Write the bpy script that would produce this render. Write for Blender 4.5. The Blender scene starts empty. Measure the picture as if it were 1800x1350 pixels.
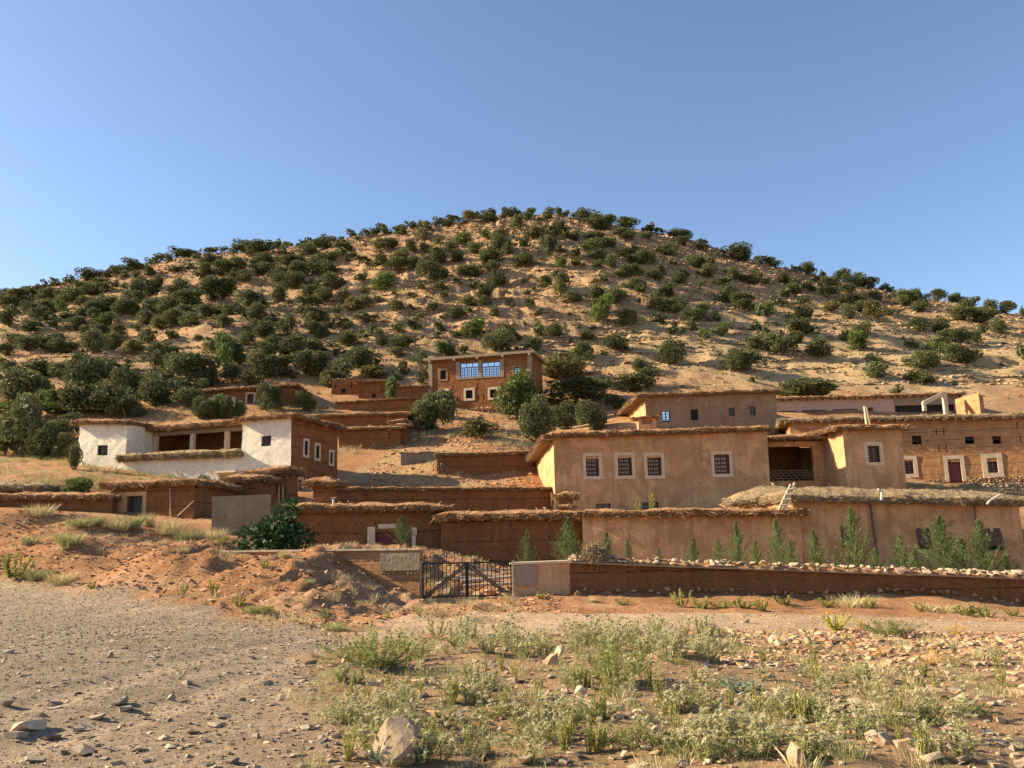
import bpy, bmesh, math, random
import numpy as np
from mathutils import Vector, Matrix, noise as mnoise

random.seed(7)
RNG = np.random.default_rng(7)
rad = math.radians
SC = bpy.context.scene
COL = SC.collection

# ------------------------------------------------------------------ camera
FPX, PITCH, ROLL, EYE = 1498.0, rad(10.4), 0.022, 1.6     # focal length in photograph pixels (1800 wide)
cam_d = bpy.data.cameras.new('camera'); cam = bpy.data.objects.new('camera', cam_d); COL.objects.link(cam)
cam_d.sensor_width = 36.0; cam_d.lens = 36.0 * FPX / 1800.0
cam_d.clip_start = 0.1; cam_d.clip_end = 6000
cam.matrix_world = Matrix.Translation((0, 0, EYE)) @ Matrix.Rotation(rad(90) + PITCH, 4, 'X') @ Matrix.Rotation(-ROLL, 4, 'Z')
SC.camera = cam
SC.render.resolution_x, SC.render.resolution_y = 1024, 768

# ------------------------------------------------------------------ sky, sun, exposure
SUN_EL, SUN_FRONT = rad(26.5), rad(-6.0)                  # low sun on the left, a touch behind the village
sdir = Vector((-math.cos(SUN_FRONT) * math.cos(SUN_EL), -math.sin(SUN_FRONT) * math.cos(SUN_EL), math.sin(SUN_EL)))
world = bpy.data.worlds.new('World'); SC.world = world; world.use_nodes = True
wn = world.node_tree.nodes; wl = world.node_tree.links
wn.clear()
w_out = wn.new('ShaderNodeOutputWorld'); w_bg = wn.new('ShaderNodeBackground'); w_sky = wn.new('ShaderNodeTexSky')
w_sky.sky_type = 'NISHITA'; w_sky.sun_disc = False
w_sky.sun_elevation = SUN_EL; w_sky.sun_rotation = math.atan2(sdir.x, sdir.y)
w_sky.altitude = 1500; w_sky.air_density = 1.0; w_sky.dust_density = 2.2; w_sky.ozone_density = 2.0
w_bg.inputs['Strength'].default_value = 0.09
wl.new(w_sky.outputs[0], w_bg.inputs[0]); wl.new(w_bg.outputs[0], w_out.inputs[0])
sun_d = bpy.data.lights.new('sun', 'SUN'); sun = bpy.data.objects.new('sun', sun_d); COL.objects.link(sun)
sun_d.energy = 5.0; sun_d.angle = rad(0.53); sun_d.color = (1.0, 0.85, 0.59)
sun.rotation_euler = (-sdir).to_track_quat('-Z', 'Y').to_euler()
SC.view_settings.view_transform = 'Standard'; SC.view_settings.look = 'None'
SC.view_settings.exposure = 1.35; SC.view_settings.gamma = 1.0; SC.view_settings.use_curve_mapping = False
SC.render.engine = 'CYCLES'
SC.cycles.use_denoising = True
SC.cycles.max_bounces = 6; SC.cycles.diffuse_bounces = 3; SC.cycles.transparent_max_bounces = 4

# ------------------------------------------------------------------ photograph pixel -> place
def ray(px, py):
    a = (px - 900.0) / FPX; b = (675.0 - py) / FPX
    c, s = math.cos(ROLL), math.sin(ROLL)
    u = a * c + b * s; v = -a * s + b * c
    den = math.cos(PITCH) - v * math.sin(PITCH)
    return u / den, (math.sin(PITCH) + v * math.cos(PITCH)) / den
def at(px, py, Y):
    u, t = ray(px, py)
    return Vector((u * Y, Y, EYE + t * Y))
def on_line(p, d, px, py):
    """parameter t where p + t*d (ground plan) is seen in column px"""
    u, _ = ray(px, py)
    return (u * p[1] - p[0]) / (d[0] - u * d[1])

# ------------------------------------------------------------------ materials
def mk(name):
    m = bpy.data.materials.new(name); m.use_nodes = True
    nt = m.node_tree
    return m, nt, nt.nodes['Principled BSDF']
def ramp(nt, fac, stops):
    r = nt.nodes.new('ShaderNodeValToRGB')
    el = r.color_ramp.elements
    while len(el) < len(stops): el.new(0.5)
    for e, (p, c) in zip(el, stops):
        e.position = p; e.color = (c[0], c[1], c[2], 1)
    nt.links.new(fac, r.inputs[0]); return r.outputs[0]
def nz(nt, vec, scale, detail=5, rough=0.6, dist=0.0):
    n = nt.nodes.new('ShaderNodeTexNoise'); n.inputs['Scale'].default_value = scale
    n.inputs['Detail'].default_value = detail; n.inputs['Roughness'].default_value = rough
    n.inputs['Distortion'].default_value = dist
    if vec is not None: nt.links.new(vec, n.inputs['Vector'])
    return n.outputs['Fac']
def mathn(nt, op, a, b=None, c=None):
    n = nt.nodes.new('ShaderNodeMath'); n.operation = op
    for i, v in enumerate((a, b, c)):
        if v is None: continue
        if isinstance(v, (int, float)): n.inputs[i].default_value = v
        else: nt.links.new(v, n.inputs[i])
    return n.outputs[0]
def mixc(nt, fac, a, b, mode='MIX'):
    n = nt.nodes.new('ShaderNodeMix'); n.data_type = 'RGBA'; n.blend_type = mode
    for idx, v in ((0, fac), (6, a), (7, b)):
        if isinstance(v, (int, float)): n.inputs[idx].default_value = v
        elif isinstance(v, tuple): n.inputs[idx].default_value = (v[0], v[1], v[2], 1)
        else: nt.links.new(v, n.inputs[idx])
    return n.outputs[2]
def pos_of(nt, scale=None):
    g = nt.nodes.new('ShaderNodeNewGeometry').outputs['Position']
    if scale:
        m = nt.nodes.new('ShaderNodeMapping'); m.inputs['Scale'].default_value = scale
        nt.links.new(g, m.inputs['Vector']); return m.outputs[0]
    return g
def bump(nt, bsdf, h, strength, dist):
    b = nt.nodes.new('ShaderNodeBump'); b.inputs['Strength'].default_value = strength; b.inputs['Distance'].default_value = dist
    nt.links.new(h, b.inputs['Height']); nt.links.new(b.outputs[0], bsdf.inputs['Normal'])
def surf(name, c1, c2, scale=1.2, fine=14.0, rough=0.95, bstr=0.5, bdist=0.03, streak=0.0, courses=0.0, speck=0.0, patch=None, spec=0.15, stain=0.0):
    """matt mineral or wooden surface: large tint, fine grain, optional rain streaks, rammed-earth lifts, chaff specks"""
    m, nt, b = mk(name)
    p = pos_of(nt)
    c = ramp(nt, nz(nt, p, scale, 6, 0.65, 0.4), [(0.3, c1), (0.7, c2)])
    if patch:
        f = ramp(nt, nz(nt, p, 0.55, 4, 0.6, 0.8), [(0.52, (0, 0, 0)), (0.6, (1, 1, 1))])
        c = mixc(nt, mathn(nt, 'MULTIPLY', f, 0.55), c, patch)
    g = nz(nt, p, fine, 6, 0.7)
    c = mixc(nt, 1.0, c, ramp(nt, g, [(0.25, (0.72, 0.72, 0.72)), (0.75, (1.22, 1.2, 1.18))]), 'MULTIPLY')
    h = mathn(nt, 'ADD', mathn(nt, 'MULTIPLY', g, 0.7), nz(nt, p, fine * 0.22, 4, 0.6))
    if streak:
        s = nz(nt, pos_of(nt, (2.2, 2.2, 0.22)), 1.6, 5, 0.6)
        c = mixc(nt, mathn(nt, 'MULTIPLY', ramp(nt, s, [(0.5, (0, 0, 0)), (0.72, (1, 1, 1))]), streak), c, tuple(v * 0.62 for v in c1))
    if stain:        # old damp marks and hairline cracks of the render coat
        f = ramp(nt, nz(nt, p, 0.42, 5, 0.6, 1.6), [(0.50, (0, 0, 0)), (0.57, (1, 1, 1))])
        c = mixc(nt, mathn(nt, 'MULTIPLY', f, stain), c, tuple(v * 0.74 for v in c1))
        v = nt.nodes.new('ShaderNodeTexVoronoi'); v.feature = 'DISTANCE_TO_EDGE'; v.inputs['Scale'].default_value = 0.55
        wv = nt.nodes.new('ShaderNodeVectorMath'); wv.operation = 'ADD'; nt.links.new(p, wv.inputs[0])
        nn = nt.nodes.new('ShaderNodeTexNoise'); nn.inputs['Scale'].default_value = 1.6; nn.inputs['Detail'].default_value = 4; nt.links.new(p, nn.inputs['Vector']); nt.links.new(nn.outputs['Color'], wv.inputs[1])
        nt.links.new(wv.outputs[0], v.inputs['Vector'])
        cr = mathn(nt, 'MULTIPLY', ramp(nt, v.outputs['Distance'], [(0.004, (1, 1, 1)), (0.014, (0, 0, 0))]), ramp(nt, nz(nt, p, 0.7, 3), [(0.5, (0, 0, 0)), (0.56, (1, 1, 1))]))
        c = mixc(nt, mathn(nt, 'MULTIPLY', cr, 0.55), c, tuple(v_ * 0.5 for v_ in c1)); h = mathn(nt, 'SUBTRACT', h, mathn(nt, 'MULTIPLY', cr, 0.5))
    if courses:
        sp = nt.nodes.new('ShaderNodeSeparateXYZ'); nt.links.new(p, sp.inputs[0])
        oi = nt.nodes.new('ShaderNodeObjectInfo')
        wob = mathn(nt, 'MULTIPLY', nz(nt, p, 0.8, 3), 0.14)
        ph = mathn(nt, 'FRACT', mathn(nt, 'ADD', mathn(nt, 'ADD', mathn(nt, 'DIVIDE', sp.outputs[2], courses), wob), oi.outputs['Random']))
        d = mathn(nt, 'ABSOLUTE', mathn(nt, 'SUBTRACT', ph, 0.5))
        line = ramp(nt, d, [(0.0, (1, 1, 1)), (0.035, (0, 0, 0))])
        brk = ramp(nt, nz(nt, p, 2.6, 4, 0.7), [(0.42, (0, 0, 0)), (0.58, (1, 1, 1))])
        ln = mathn(nt, 'MULTIPLY', line, brk)
        c = mixc(nt, mathn(nt, 'MULTIPLY', ln, 0.38), c, tuple(v * 0.5 for v in c1))
        h = mathn(nt, 'SUBTRACT', h, mathn(nt, 'MULTIPLY', ln, 1.6))
        lay = nz(nt, pos_of(nt, (0.5, 0.5, 9.0)), 1.5, 4, 0.6)
        h = mathn(nt, 'ADD', h, mathn(nt, 'MULTIPLY', lay, 0.9))
        c = mixc(nt, 1.0, c, ramp(nt, lay, [(0.3, (0.86, 0.85, 0.84)), (0.7, (1.1, 1.1, 1.1))]), 'MULTIPLY')
    if speck:
        v = nt.nodes.new('ShaderNodeTexVoronoi'); v.inputs['Scale'].default_value = 9.0; nt.links.new(p, v.inputs['Vector'])
        f = ramp(nt, v.outputs['Distance'], [(0.10, (1, 1, 1)), (0.17, (0, 0, 0))])
        c = mixc(nt, mathn(nt, 'MULTIPLY', f, speck), c, (0.5, 0.38, 0.25))
    nt.links.new(c, b.inputs['Base Color'])
    b.inputs['Roughness'].default_value = rough
    b.inputs['Specular IOR Level'].default_value = spec
    bump(nt, b, h, bstr, bdist)
    return m
def leafmat(name, dark, light, trans=0.25, tip=None):
    """foliage: tint differs from leaf to leaf and from plant to plant"""
    m, nt, b = mk(name)
    a = nt.nodes.new('ShaderNodeAttribute'); a.attribute_name = 'rnd'
    oi = nt.nodes.new('ShaderNodeObjectInfo')
    f = mathn(nt, 'ADD', mathn(nt, 'MULTIPLY', a.outputs['Fac'], 0.7), mathn(nt, 'MULTIPLY', oi.outputs['Random'], 0.3))
    stops = [(0.05, dark), (0.8, light)] + ([(0.97, tip)] if tip else [])
    c = ramp(nt, f, stops)
    nt.links.new(c, b.inputs['Base Color']); b.inputs['Roughness'].default_value = 0.65
    b.inputs['Specular IOR Level'].default_value = 0.2
    t = nt.nodes.new('ShaderNodeBsdfTranslucent'); nt.links.new(c, t.inputs[0])
    mx = nt.nodes.new('ShaderNodeMixShader'); mx.inputs[0].default_value = trans
    out = nt.nodes['Material Output']
    nt.links.new(b.outputs[0], mx.inputs[1]); nt.links.new(t.outputs[0], mx.inputs[2]); nt.links.new(mx.outputs[0], out.inputs[0])
    return m
def plain(name, col, rough=0.6, metal=0.0, spec=0.4):
    m, nt, b = mk(name)
    g = nz(nt, pos_of(nt), 9.0, 5, 0.7)
    c = mixc(nt, 1.0, tuple(col), ramp(nt, g, [(0.25, (0.75, 0.75, 0.75)), (0.75, (1.2, 1.2, 1.2))]), 'MULTIPLY')
    nt.links.new(c, b.inputs['Base Color'])
    b.inputs['Roughness'].default_value = rough; b.inputs['Metallic'].default_value = metal; b.inputs['Specular IOR Level'].default_value = spec
    return m

M = {}
M['red'] = surf('rammed_earth_red', (0.22, 0.086, 0.031), (0.33, 0.138, 0.052), 1.3, 14, bstr=0.9, bdist=0.08, streak=0.35, courses=0.82, speck=0.35)
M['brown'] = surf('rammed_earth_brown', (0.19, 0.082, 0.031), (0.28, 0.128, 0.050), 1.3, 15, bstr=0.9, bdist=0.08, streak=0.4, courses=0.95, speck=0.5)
M['orange'] = surf('rammed_earth_orange', (0.40, 0.195, 0.085), (0.52, 0.275, 0.13), 1.2, 15, bstr=0.9, bdist=0.08, streak=0.2, courses=0.72, speck=0.2)
M['plaster'] = surf('tan_clay_plaster', (0.455, 0.245, 0.112), (0.63, 0.375, 0.19), 0.8, 9, bstr=0.5, bdist=0.06, streak=0.6, patch=(0.62, 0.39, 0.20), stain=0.5)
M['greyplaster'] = surf('grey_brown_plaster', (0.25, 0.155, 0.09), (0.33, 0.21, 0.125), 0.8, 10, bstr=0.4, bdist=0.03, streak=0.4, patch=(0.38, 0.24, 0.14))
M['pinkplaster'] = surf('pink_plaster', (0.52, 0.32, 0.22), (0.60, 0.38, 0.27), 0.7, 10, bstr=0.3, streak=0.2)
M['white'] = surf('whitewash', (0.65, 0.575, 0.45), (0.77, 0.70, 0.56), 1.0, 6, bstr=0.35, bdist=0.05, streak=0.12)
M['cream'] = surf('cream_lime', (0.56, 0.42, 0.275), (0.68, 0.53, 0.36), 2.0, 12, bstr=0.3, bdist=0.02)
M['concrete'] = surf('concrete', (0.27, 0.20, 0.135), (0.37, 0.285, 0.19), 1.5, 12, bstr=0.4, bdist=0.02, streak=0.3)
M['roughgrey'] = surf('rough_cement_render', (0.25, 0.185, 0.12), (0.35, 0.265, 0.175), 1.5, 7, bstr=1.0, bdist=0.10, streak=0.3)
M['mud'] = surf('mud_roof', (0.34, 0.165, 0.072), (0.54, 0.295, 0.14), 3.0, 9, bstr=1.0, bdist=0.2, speck=0.3)
M['greymud'] = surf('weathered_straw_roof', (0.26, 0.175, 0.09), (0.43, 0.305, 0.165), 3.5, 9, bstr=1.0, bdist=0.2)
M['brush'] = surf('brush_bundle', (0.13, 0.072, 0.032), (0.36, 0.21, 0.095), 6.0, 22, bstr=1.0, bdist=0.12)
M['greybrush'] = surf('grey_brush_bundle', (0.14, 0.095, 0.05), (0.36, 0.265, 0.15), 6.0, 22, bstr=1.0, bdist=0.12)
M['wood'] = surf('weathered_wood', (0.26, 0.17, 0.10), (0.40, 0.28, 0.17), 3.0, 20, rough=0.8, bstr=0.4, bdist=0.01)
M['palewood'] = surf('pale_wood', (0.48, 0.36, 0.24), (0.62, 0.48, 0.33), 3.0, 20, rough=0.8, bstr=0.4, bdist=0.01)
M['darkwood'] = surf('dark_wood', (0.055, 0.033, 0.02), (0.09, 0.055, 0.032), 4.0, 25, rough=0.6, bstr=0.2, bdist=0.01, spec=0.4)
M['shutter'] = surf('shutter_wood', (0.10, 0.055, 0.032), (0.15, 0.085, 0.05), 4.0, 25, rough=0.6, bstr=0.2, bdist=0.01, spec=0.4)
M['reddoor'] = plain('red_painted_door', (0.16, 0.028, 0.025), 0.5)
M['greydoor'] = plain('grey_metal_door', (0.045, 0.045, 0.05), 0.45)
M['iron'] = plain('black_iron', (0.02, 0.019, 0.02), 0.5, 0.4)
M['dark'] = plain('unlit_room', (0.03, 0.022, 0.016), 0.9)
M['pipe'] = plain('grey_pipe', (0.10, 0.085, 0.07), 0.6)
M['whitepipe'] = plain('white_pipe', (0.50, 0.46, 0.40), 0.5)
M['slot'] = plain('lattice_light', (0.42, 0.33, 0.24), 0.7)
M['dullpane'] = plain('dusty_pane', (0.10, 0.085, 0.075), 0.25, spec=0.5)
m, nt, b = mk('window_glass')
b.inputs['Base Color'].default_value = (0.62, 0.68, 0.75, 1); b.inputs['Metallic'].default_value = 0.9; b.inputs['Roughness'].default_value = 0.06
M['glass'] = m
# stones: tint by stone
def stone_mat(name, stops):
    m, nt, b = mk(name)
    a = nt.nodes.new('ShaderNodeAttribute'); a.attribute_name = 'rnd'
    oi = nt.nodes.new('ShaderNodeObjectInfo')
    f = mathn(nt, 'FRACT', mathn(nt, 'ADD', a.outputs['Fac'], oi.outputs['Random']))
    c = ramp(nt, f, stops)
    p = pos_of(nt)
    g = nz(nt, p, 26, 6, 0.7)
    c = mixc(nt, 1.0, c, ramp(nt, g, [(0.25, (0.68, 0.68, 0.68)), (0.75, (1.25, 1.23, 1.2))]), 'MULTIPLY')
    nt.links.new(c, b.inputs['Base Color']); b.inputs['Roughness'].default_value = 0.9; b.inputs['Specular IOR Level'].default_value = 0.2
    bump(nt, b, g, 0.5, 0.02)
    return m
M['stone'] = stone_mat('field_stone', [(0.0, (0.21, 0.165, 0.12)), (0.3, (0.36, 0.275, 0.19)), (0.55, (0.48, 0.37, 0.25)), (0.8, (0.42, 0.26, 0.145)), (1.0, (0.27, 0.205, 0.15))])
M['palestone'] = stone_mat('pale_stone', [(0.0, (0.34, 0.235, 0.145)), (0.4, (0.45, 0.335, 0.215)), (0.7, (0.53, 0.415, 0.28)), (1.0, (0.42, 0.26, 0.145))])
M['gravel'] = stone_mat('track_gravel', [(0.0, (0.14, 0.105, 0.08)), (0.35, (0.27, 0.205, 0.145)), (0.7, (0.42, 0.325, 0.225)), (0.9, (0.52, 0.41, 0.29)), (1.0, (0.20, 0.15, 0.11))])
M['hillrock'] = stone_mat('hill_rock', [(0.0, (0.29, 0.18, 0.10)), (0.4, (0.42, 0.285, 0.165)), (0.75, (0.50, 0.36, 0.215)), (1.0, (0.34, 0.21, 0.12))])
M['redclod'] = stone_mat('red_earth_clod', [(0.0, (0.32, 0.16, 0.08)), (0.55, (0.42, 0.235, 0.125)), (0.85, (0.50, 0.34, 0.205)), (1.0, (0.36, 0.185, 0.09))])
M['clod'] = stone_mat('red_clod', [(0.0, (0.33, 0.175, 0.09)), (0.45, (0.43, 0.26, 0.145)), (0.8, (0.49, 0.345, 0.215)), (1.0, (0.36, 0.20, 0.105))])
# foliage
M['juniper'] = leafmat('juniper_leaf', (0.056, 0.066, 0.027), (0.155, 0.168, 0.066), 0.22, (0.20, 0.205, 0.085))
M['olive'] = leafmat('olive_shrub_leaf', (0.09, 0.085, 0.03), (0.22, 0.20, 0.075), 0.25, (0.27, 0.245, 0.10))
M['bright'] = leafmat('bright_leaf', (0.06, 0.085, 0.022), (0.155, 0.20, 0.052), 0.25)
M['cypress'] = leafmat('cypress_leaf', (0.06, 0.085, 0.03), (0.17, 0.215, 0.075), 0.25, (0.25, 0.27, 0.10))
M['citrus'] = leafmat('glossy_leaf', (0.022, 0.045, 0.014), (0.05, 0.095, 0.028), 0.15)
M['bark'] = surf('bark', (0.12, 0.08, 0.05), (0.20, 0.14, 0.09), 5, 20, bstr=0.8, bdist=0.03)
M['thistle'] = leafmat('thistle_leaf', (0.16, 0.165, 0.06), (0.36, 0.35, 0.15), 0.3, (0.47, 0.44, 0.23))
M['thistlehead'] = leafmat('thistle_spine', (0.38, 0.34, 0.18), (0.62, 0.55, 0.32), 0.3)
M['weed'] = leafmat('yellow_green_leaf', (0.19, 0.19, 0.05), (0.44, 0.40, 0.12), 0.3, (0.56, 0.49, 0.16))
M['shrubgreen'] = leafmat('shrub_green', (0.13, 0.145, 0.04), (0.32, 0.33, 0.11), 0.3, (0.44, 0.43, 0.18))
M['bluegreen'] = leafmat('blue_green_leaf', (0.15, 0.21, 0.15), (0.32, 0.42, 0.30), 0.2)
M['straw'] = leafmat('dry_grass', (0.38, 0.29, 0.13), (0.62, 0.51, 0.27), 0.3, (0.72, 0.62, 0.38))
M['grassgreen'] = leafmat('half_dry_grass', (0.22, 0.23, 0.09), (0.46, 0.44, 0.19), 0.3)
M['yellowflower'] = leafmat('yellow_flower', (0.50, 0.46, 0.05), (0.66, 0.58, 0.08), 0.3)
M['orangeplant'] = leafmat('rusty_plant', (0.42, 0.23, 0.06), (0.60, 0.38, 0.10), 0.3)
# ground: tint comes from the terrain's own colour layer
m, nt, b = mk('ground')
a = nt.nodes.new('ShaderNodeAttribute'); a.attribute_name = 'soil'
p = pos_of(nt)
g1 = nz(nt, p, 7.0, 7, 0.75); g2 = nz(nt, p, 55.0, 4, 0.7); g3 = nz(nt, p, 1.1, 5, 0.65)
c = mixc(nt, 1.0, a.outputs['Color'], ramp(nt, g1, [(0.28, (0.62, 0.61, 0.60)), (0.72, (1.3, 1.28, 1.25))]), 'MULTIPLY')
c = mixc(nt, 1.0, c, ramp(nt, g2, [(0.3, (0.75, 0.74, 0.73)), (0.7, (1.2, 1.2, 1.2))]), 'MULTIPLY')
c = mixc(nt, 1.0, c, ramp(nt, g3, [(0.3, (0.78, 0.76, 0.73)), (0.7, (1.18, 1.18, 1.18))]), 'MULTIPLY')
nt.links.new(c, b.inputs['Base Color']); b.inputs['Roughness'].default_value = 0.97; b.inputs['Specular IOR Level'].default_value = 0.1
bump(nt, b, mathn(nt, 'ADD', mathn(nt, 'ADD', g1, mathn(nt, 'MULTIPLY', g2, 0.25)), mathn(nt, 'MULTIPLY', g3, 1.3)), 0.9, 0.18)
M['ground'] = m
# ------------------------------------------------------------------ mesh helpers
def np_mesh(name, V, F, mats, rnd=None, mi=None, smooth=False, col=None):
    """V (n,3); F: list of arrays (m,k) or one array"""
    V = np.asarray(V, dtype=np.float32)
    Fs = F if isinstance(F, list) else [F]
    Fs = [np.asarray(f, dtype=np.int32) for f in Fs if len(f)]
    me = bpy.data.meshes.new(name)
    me.vertices.add(len(V)); me.vertices.foreach_set('co', V.ravel())
    idx = np.concatenate([f.ravel() for f in Fs]); sizes = np.concatenate([np.full(len(f), f.shape[1], np.int32) for f in Fs])
    me.loops.add(len(idx)); me.loops.foreach_set('vertex_index', idx)
    me.polygons.add(len(sizes))
    starts = np.concatenate([[0], np.cumsum(sizes)[:-1]]).astype(np.int32)
    me.polygons.foreach_set('loop_start', starts); me.polygons.foreach_set('loop_total', sizes)
    if mi is not None: me.polygons.foreach_set('material_index', np.asarray(mi, np.int32))
    me.polygons.foreach_set('use_smooth', np.full(len(sizes), bool(smooth)))
    me.update(calc_edges=True)
    if rnd is not None:
        at_ = me.attributes.new('rnd', 'FLOAT', 'POINT'); at_.data.foreach_set('value', np.asarray(rnd, np.float32))
    if col is not None:
        at_ = me.attributes.new('soil', 'FLOAT_COLOR', 'POINT')
        at_.data.foreach_set('color', np.concatenate([col, np.ones((len(col), 1))], 1).astype(np.float32).ravel())
    for mt in (mats if isinstance(mats, (list, tuple)) else [mats]): me.materials.append(M[mt])
    return me
def link(name, me, parent=None, loc=None, rotz=0.0, scale=None):
    o = bpy.data.objects.new(name, me); COL.objects.link(o)
    if parent is not None: o.parent = parent
    if loc is not None: o.location = loc
    if rotz: o.rotation_euler = (0, 0, rotz)
    if scale is not None: o.scale = scale
    return o
def tag(o, label=None, cat=None, group=None, kind=None):
    if label: o['label'] = label
    if cat: o['category'] = cat
    if group: o['group'] = group
    if kind: o['kind'] = kind
    return o
class MB:
    """collects shapes of one part"""
    def __init__(s): s.v = []; s.f = []; s.n = 0
    def add(s, V, F):
        V = [tuple(v) for v in V]; s.v += V; s.f += [[i + s.n for i in f] for f in F]; s.n += len(V); return s
    def box(s, o, a, b, c):
        o, a, b, c = Vector(o), Vector(a), Vector(b), Vector(c)
        P = [o, o + a, o + a + b, o + b, o + c, o + a + c, o + a + b + c, o + b + c]
        return s.add(P, [[0, 3, 2, 1], [4, 5, 6, 7], [0, 1, 5, 4], [1, 2, 6, 5], [2, 3, 7, 6], [3, 0, 4, 7]])
    def bar(s, p, q, r, seg=6, r2=None):
        p, q = Vector(p), Vector(q); d = (q - p).normalized()
        u = d.orthogonal().normalized(); w = d.cross(u)
        r2 = r if r2 is None else r2
        P = [p + (u * math.cos(6.2832 * i / seg) + w * math.sin(6.2832 * i / seg)) * r for i in range(seg)]
        P += [q + (u * math.cos(6.2832 * i / seg) + w * math.sin(6.2832 * i / seg)) * r2 for i in range(seg)]
        F = [[i, (i + 1) % seg, seg + (i + 1) % seg, seg + i] for i in range(seg)]
        F += [list(range(seg))[::-1], list(range(seg, 2 * seg))]
        return s.add(P, F)
    def mesh(s, name, mat, off=(0, 0, 0)):
        me = bpy.data.meshes.new(name)
        me.from_pydata([(v[0] - off[0], v[1] - off[1], v[2] - off[2]) for v in s.v], [], s.f)
        me.materials.append(M[mat]); me.update(); return me
class Thing:
    def __init__(s, name, loc, label, cat, group=None):
        s.L = Vector(loc); s.root = bpy.data.objects.new(name, None); COL.objects.link(s.root); s.root.location = s.L
        s.root.empty_display_size = 0.3
        tag(s.root, label, cat, group, 'thing')
    def part(s, name, mb, mat, parent=None):
        return link(name, mb.mesh(name, mat, s.L), parent or s.root)
    def np_part(s, name, V, F, mats, parent=None, **k):
        V = np.asarray(V, float) - np.array(s.L)
        return link(name, np_mesh(name, V, F, mats, **k), parent or s.root)

def hash2(xi, yi, seed):
    h = (xi.astype(np.int64) * 374761393 + yi.astype(np.int64) * 668265263 + seed * 974634777) & 0xffffffff
    h = ((h ^ (h >> 13)) * 1274126177) & 0xffffffff
    return ((h ^ (h >> 16)) & 0xffffff) / float(0xffffff)
def vnoise(x, y, seed=0):
    xi = np.floor(x); yi = np.floor(y); fx = x - xi; fy = y - yi
    fx = fx * fx * (3 - 2 * fx); fy = fy * fy * (3 - 2 * fy)
    a = hash2(xi, yi, seed); b = hash2(xi + 1, yi, seed); c = hash2(xi, yi + 1, seed); d = hash2(xi + 1, yi + 1, seed)
    return (a + (b - a) * fx) * (1 - fy) + (c + (d - c) * fx) * fy
def fbm(x, y, octv=4, seed=0, gain=0.5):
    s = 0; a = 1; t = 0
    for o in range(octv):
        s = s + a * vnoise(x * 2 ** o + 17.3 * o, y * 2 ** o - 9.1 * o, seed + o); t += a; a *= gain
    return s / t - 0.5

# ------------------------------------------------------------------ terrain
CP = []
def cp(px, py, Y): CP.append(tuple(at(px, py, Y)))
def cz(x, y, z): CP.append((x, y, z))
for x in (-60, -25, -10, -4, 0, 4, 10, 25, 60):
    for y in (-80, -20, 2, 7): cz(x, y, 0.0 if y > 0 else 0.3)
for a_ in ((0, 1020, 33), (140, 1032, 30), (260, 1050, 27), (400, 1075, 22.5), (500, 1093, 19.5), (580, 1112, 17.5), (660, 1085, 23),
           (740, 1052, 31.3), (900, 1052, 31.3), (820, 1053, 31), (820, 1070, 26.5), (1000, 1046, 31.4), (1100, 1044, 31.6), (1400, 1052, 32), (1800, 1064, 32.8), (2100, 1068, 34),
           (1200, 1085, 21), (1500, 1098, 19.8), (1800, 1108, 19.2), (1000, 1090, 20.5), (1500, 1118, 16.3), (1150, 1116, 16.2), (1800, 1126, 15.6), (900, 1118, 15.8),
           (1500, 1172, 11.4), (1800, 1172, 12.2), (1200, 1172, 11.2), (900, 1160, 12), (700, 1140, 13.8), (300, 1130, 14.5), (100, 1130, 14.5),
           # red bank on the left
           (-200, 960, 36), (-150, 890, 43), (0, 908, 42), (100, 902, 42), (60, 900, 40.5), (200, 938, 39), (330, 962, 33.5), (450, 970, 32.4), (560, 975, 31.8), (640, 998, 31.2), (690, 1028, 31.5),
           (0, 962, 36.5), (200, 1000, 31.5), (400, 1008, 26.8), (550, 1024, 25.8), (300, 978, 30.8), (100, 965, 35), (460, 985, 29.2), (640, 1040, 27.5),
           # behind the walls
           (600, 972, 36), (450, 968, 37), (100, 897, 51), (-150, 890, 52), (220, 908, 49), (300, 915, 49), (420, 942, 44.5), (600, 962, 42), (735, 960, 42), (820, 1040, 34.5), (900, 1000, 42), (700, 962, 37),
           (1200, 1004, 36), (1450, 1014, 36), (1700, 1026, 36), (1000, 1002, 36), (2000, 1035, 37), (1200, 1003, 41.5), (1420, 1010, 41), (1700, 1020, 41.5), (1000, 1000, 41.5), (1950, 1028, 42),
           (60, 838, 62), (-150, 835, 62), (620, 842, 68.5), (660, 792, 75), (740, 792, 74), (740, 850, 66), (850, 848, 65), (850, 838, 69), (850, 800, 71), (870, 762, 80), (850, 730, 90.5), (760, 735, 88), (940, 728, 91),
           (700, 735, 86), (650, 707, 92), (450, 716, 89), (250, 738, 84), (100, 702, 95), (50, 800, 75), (-200, 790, 75), (-200, 690, 95), (370, 716, 89), (560, 712, 91),
           (960, 790, 75), (1050, 702, 97), (1000, 752, 86), (1200, 745, 80), (1100, 745, 80), (1250, 684, 96), (1700, 849, 72.5), (1620, 846, 72), (1800, 852, 73), (2000, 850, 74), (1700, 858, 66), (1700, 722, 88), (1500, 722, 87), (1790, 718, 90), (1600, 694, 99), (1800, 690, 99), (2050, 700, 97), (1420, 690, 99)):
    cp(*a_)
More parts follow.
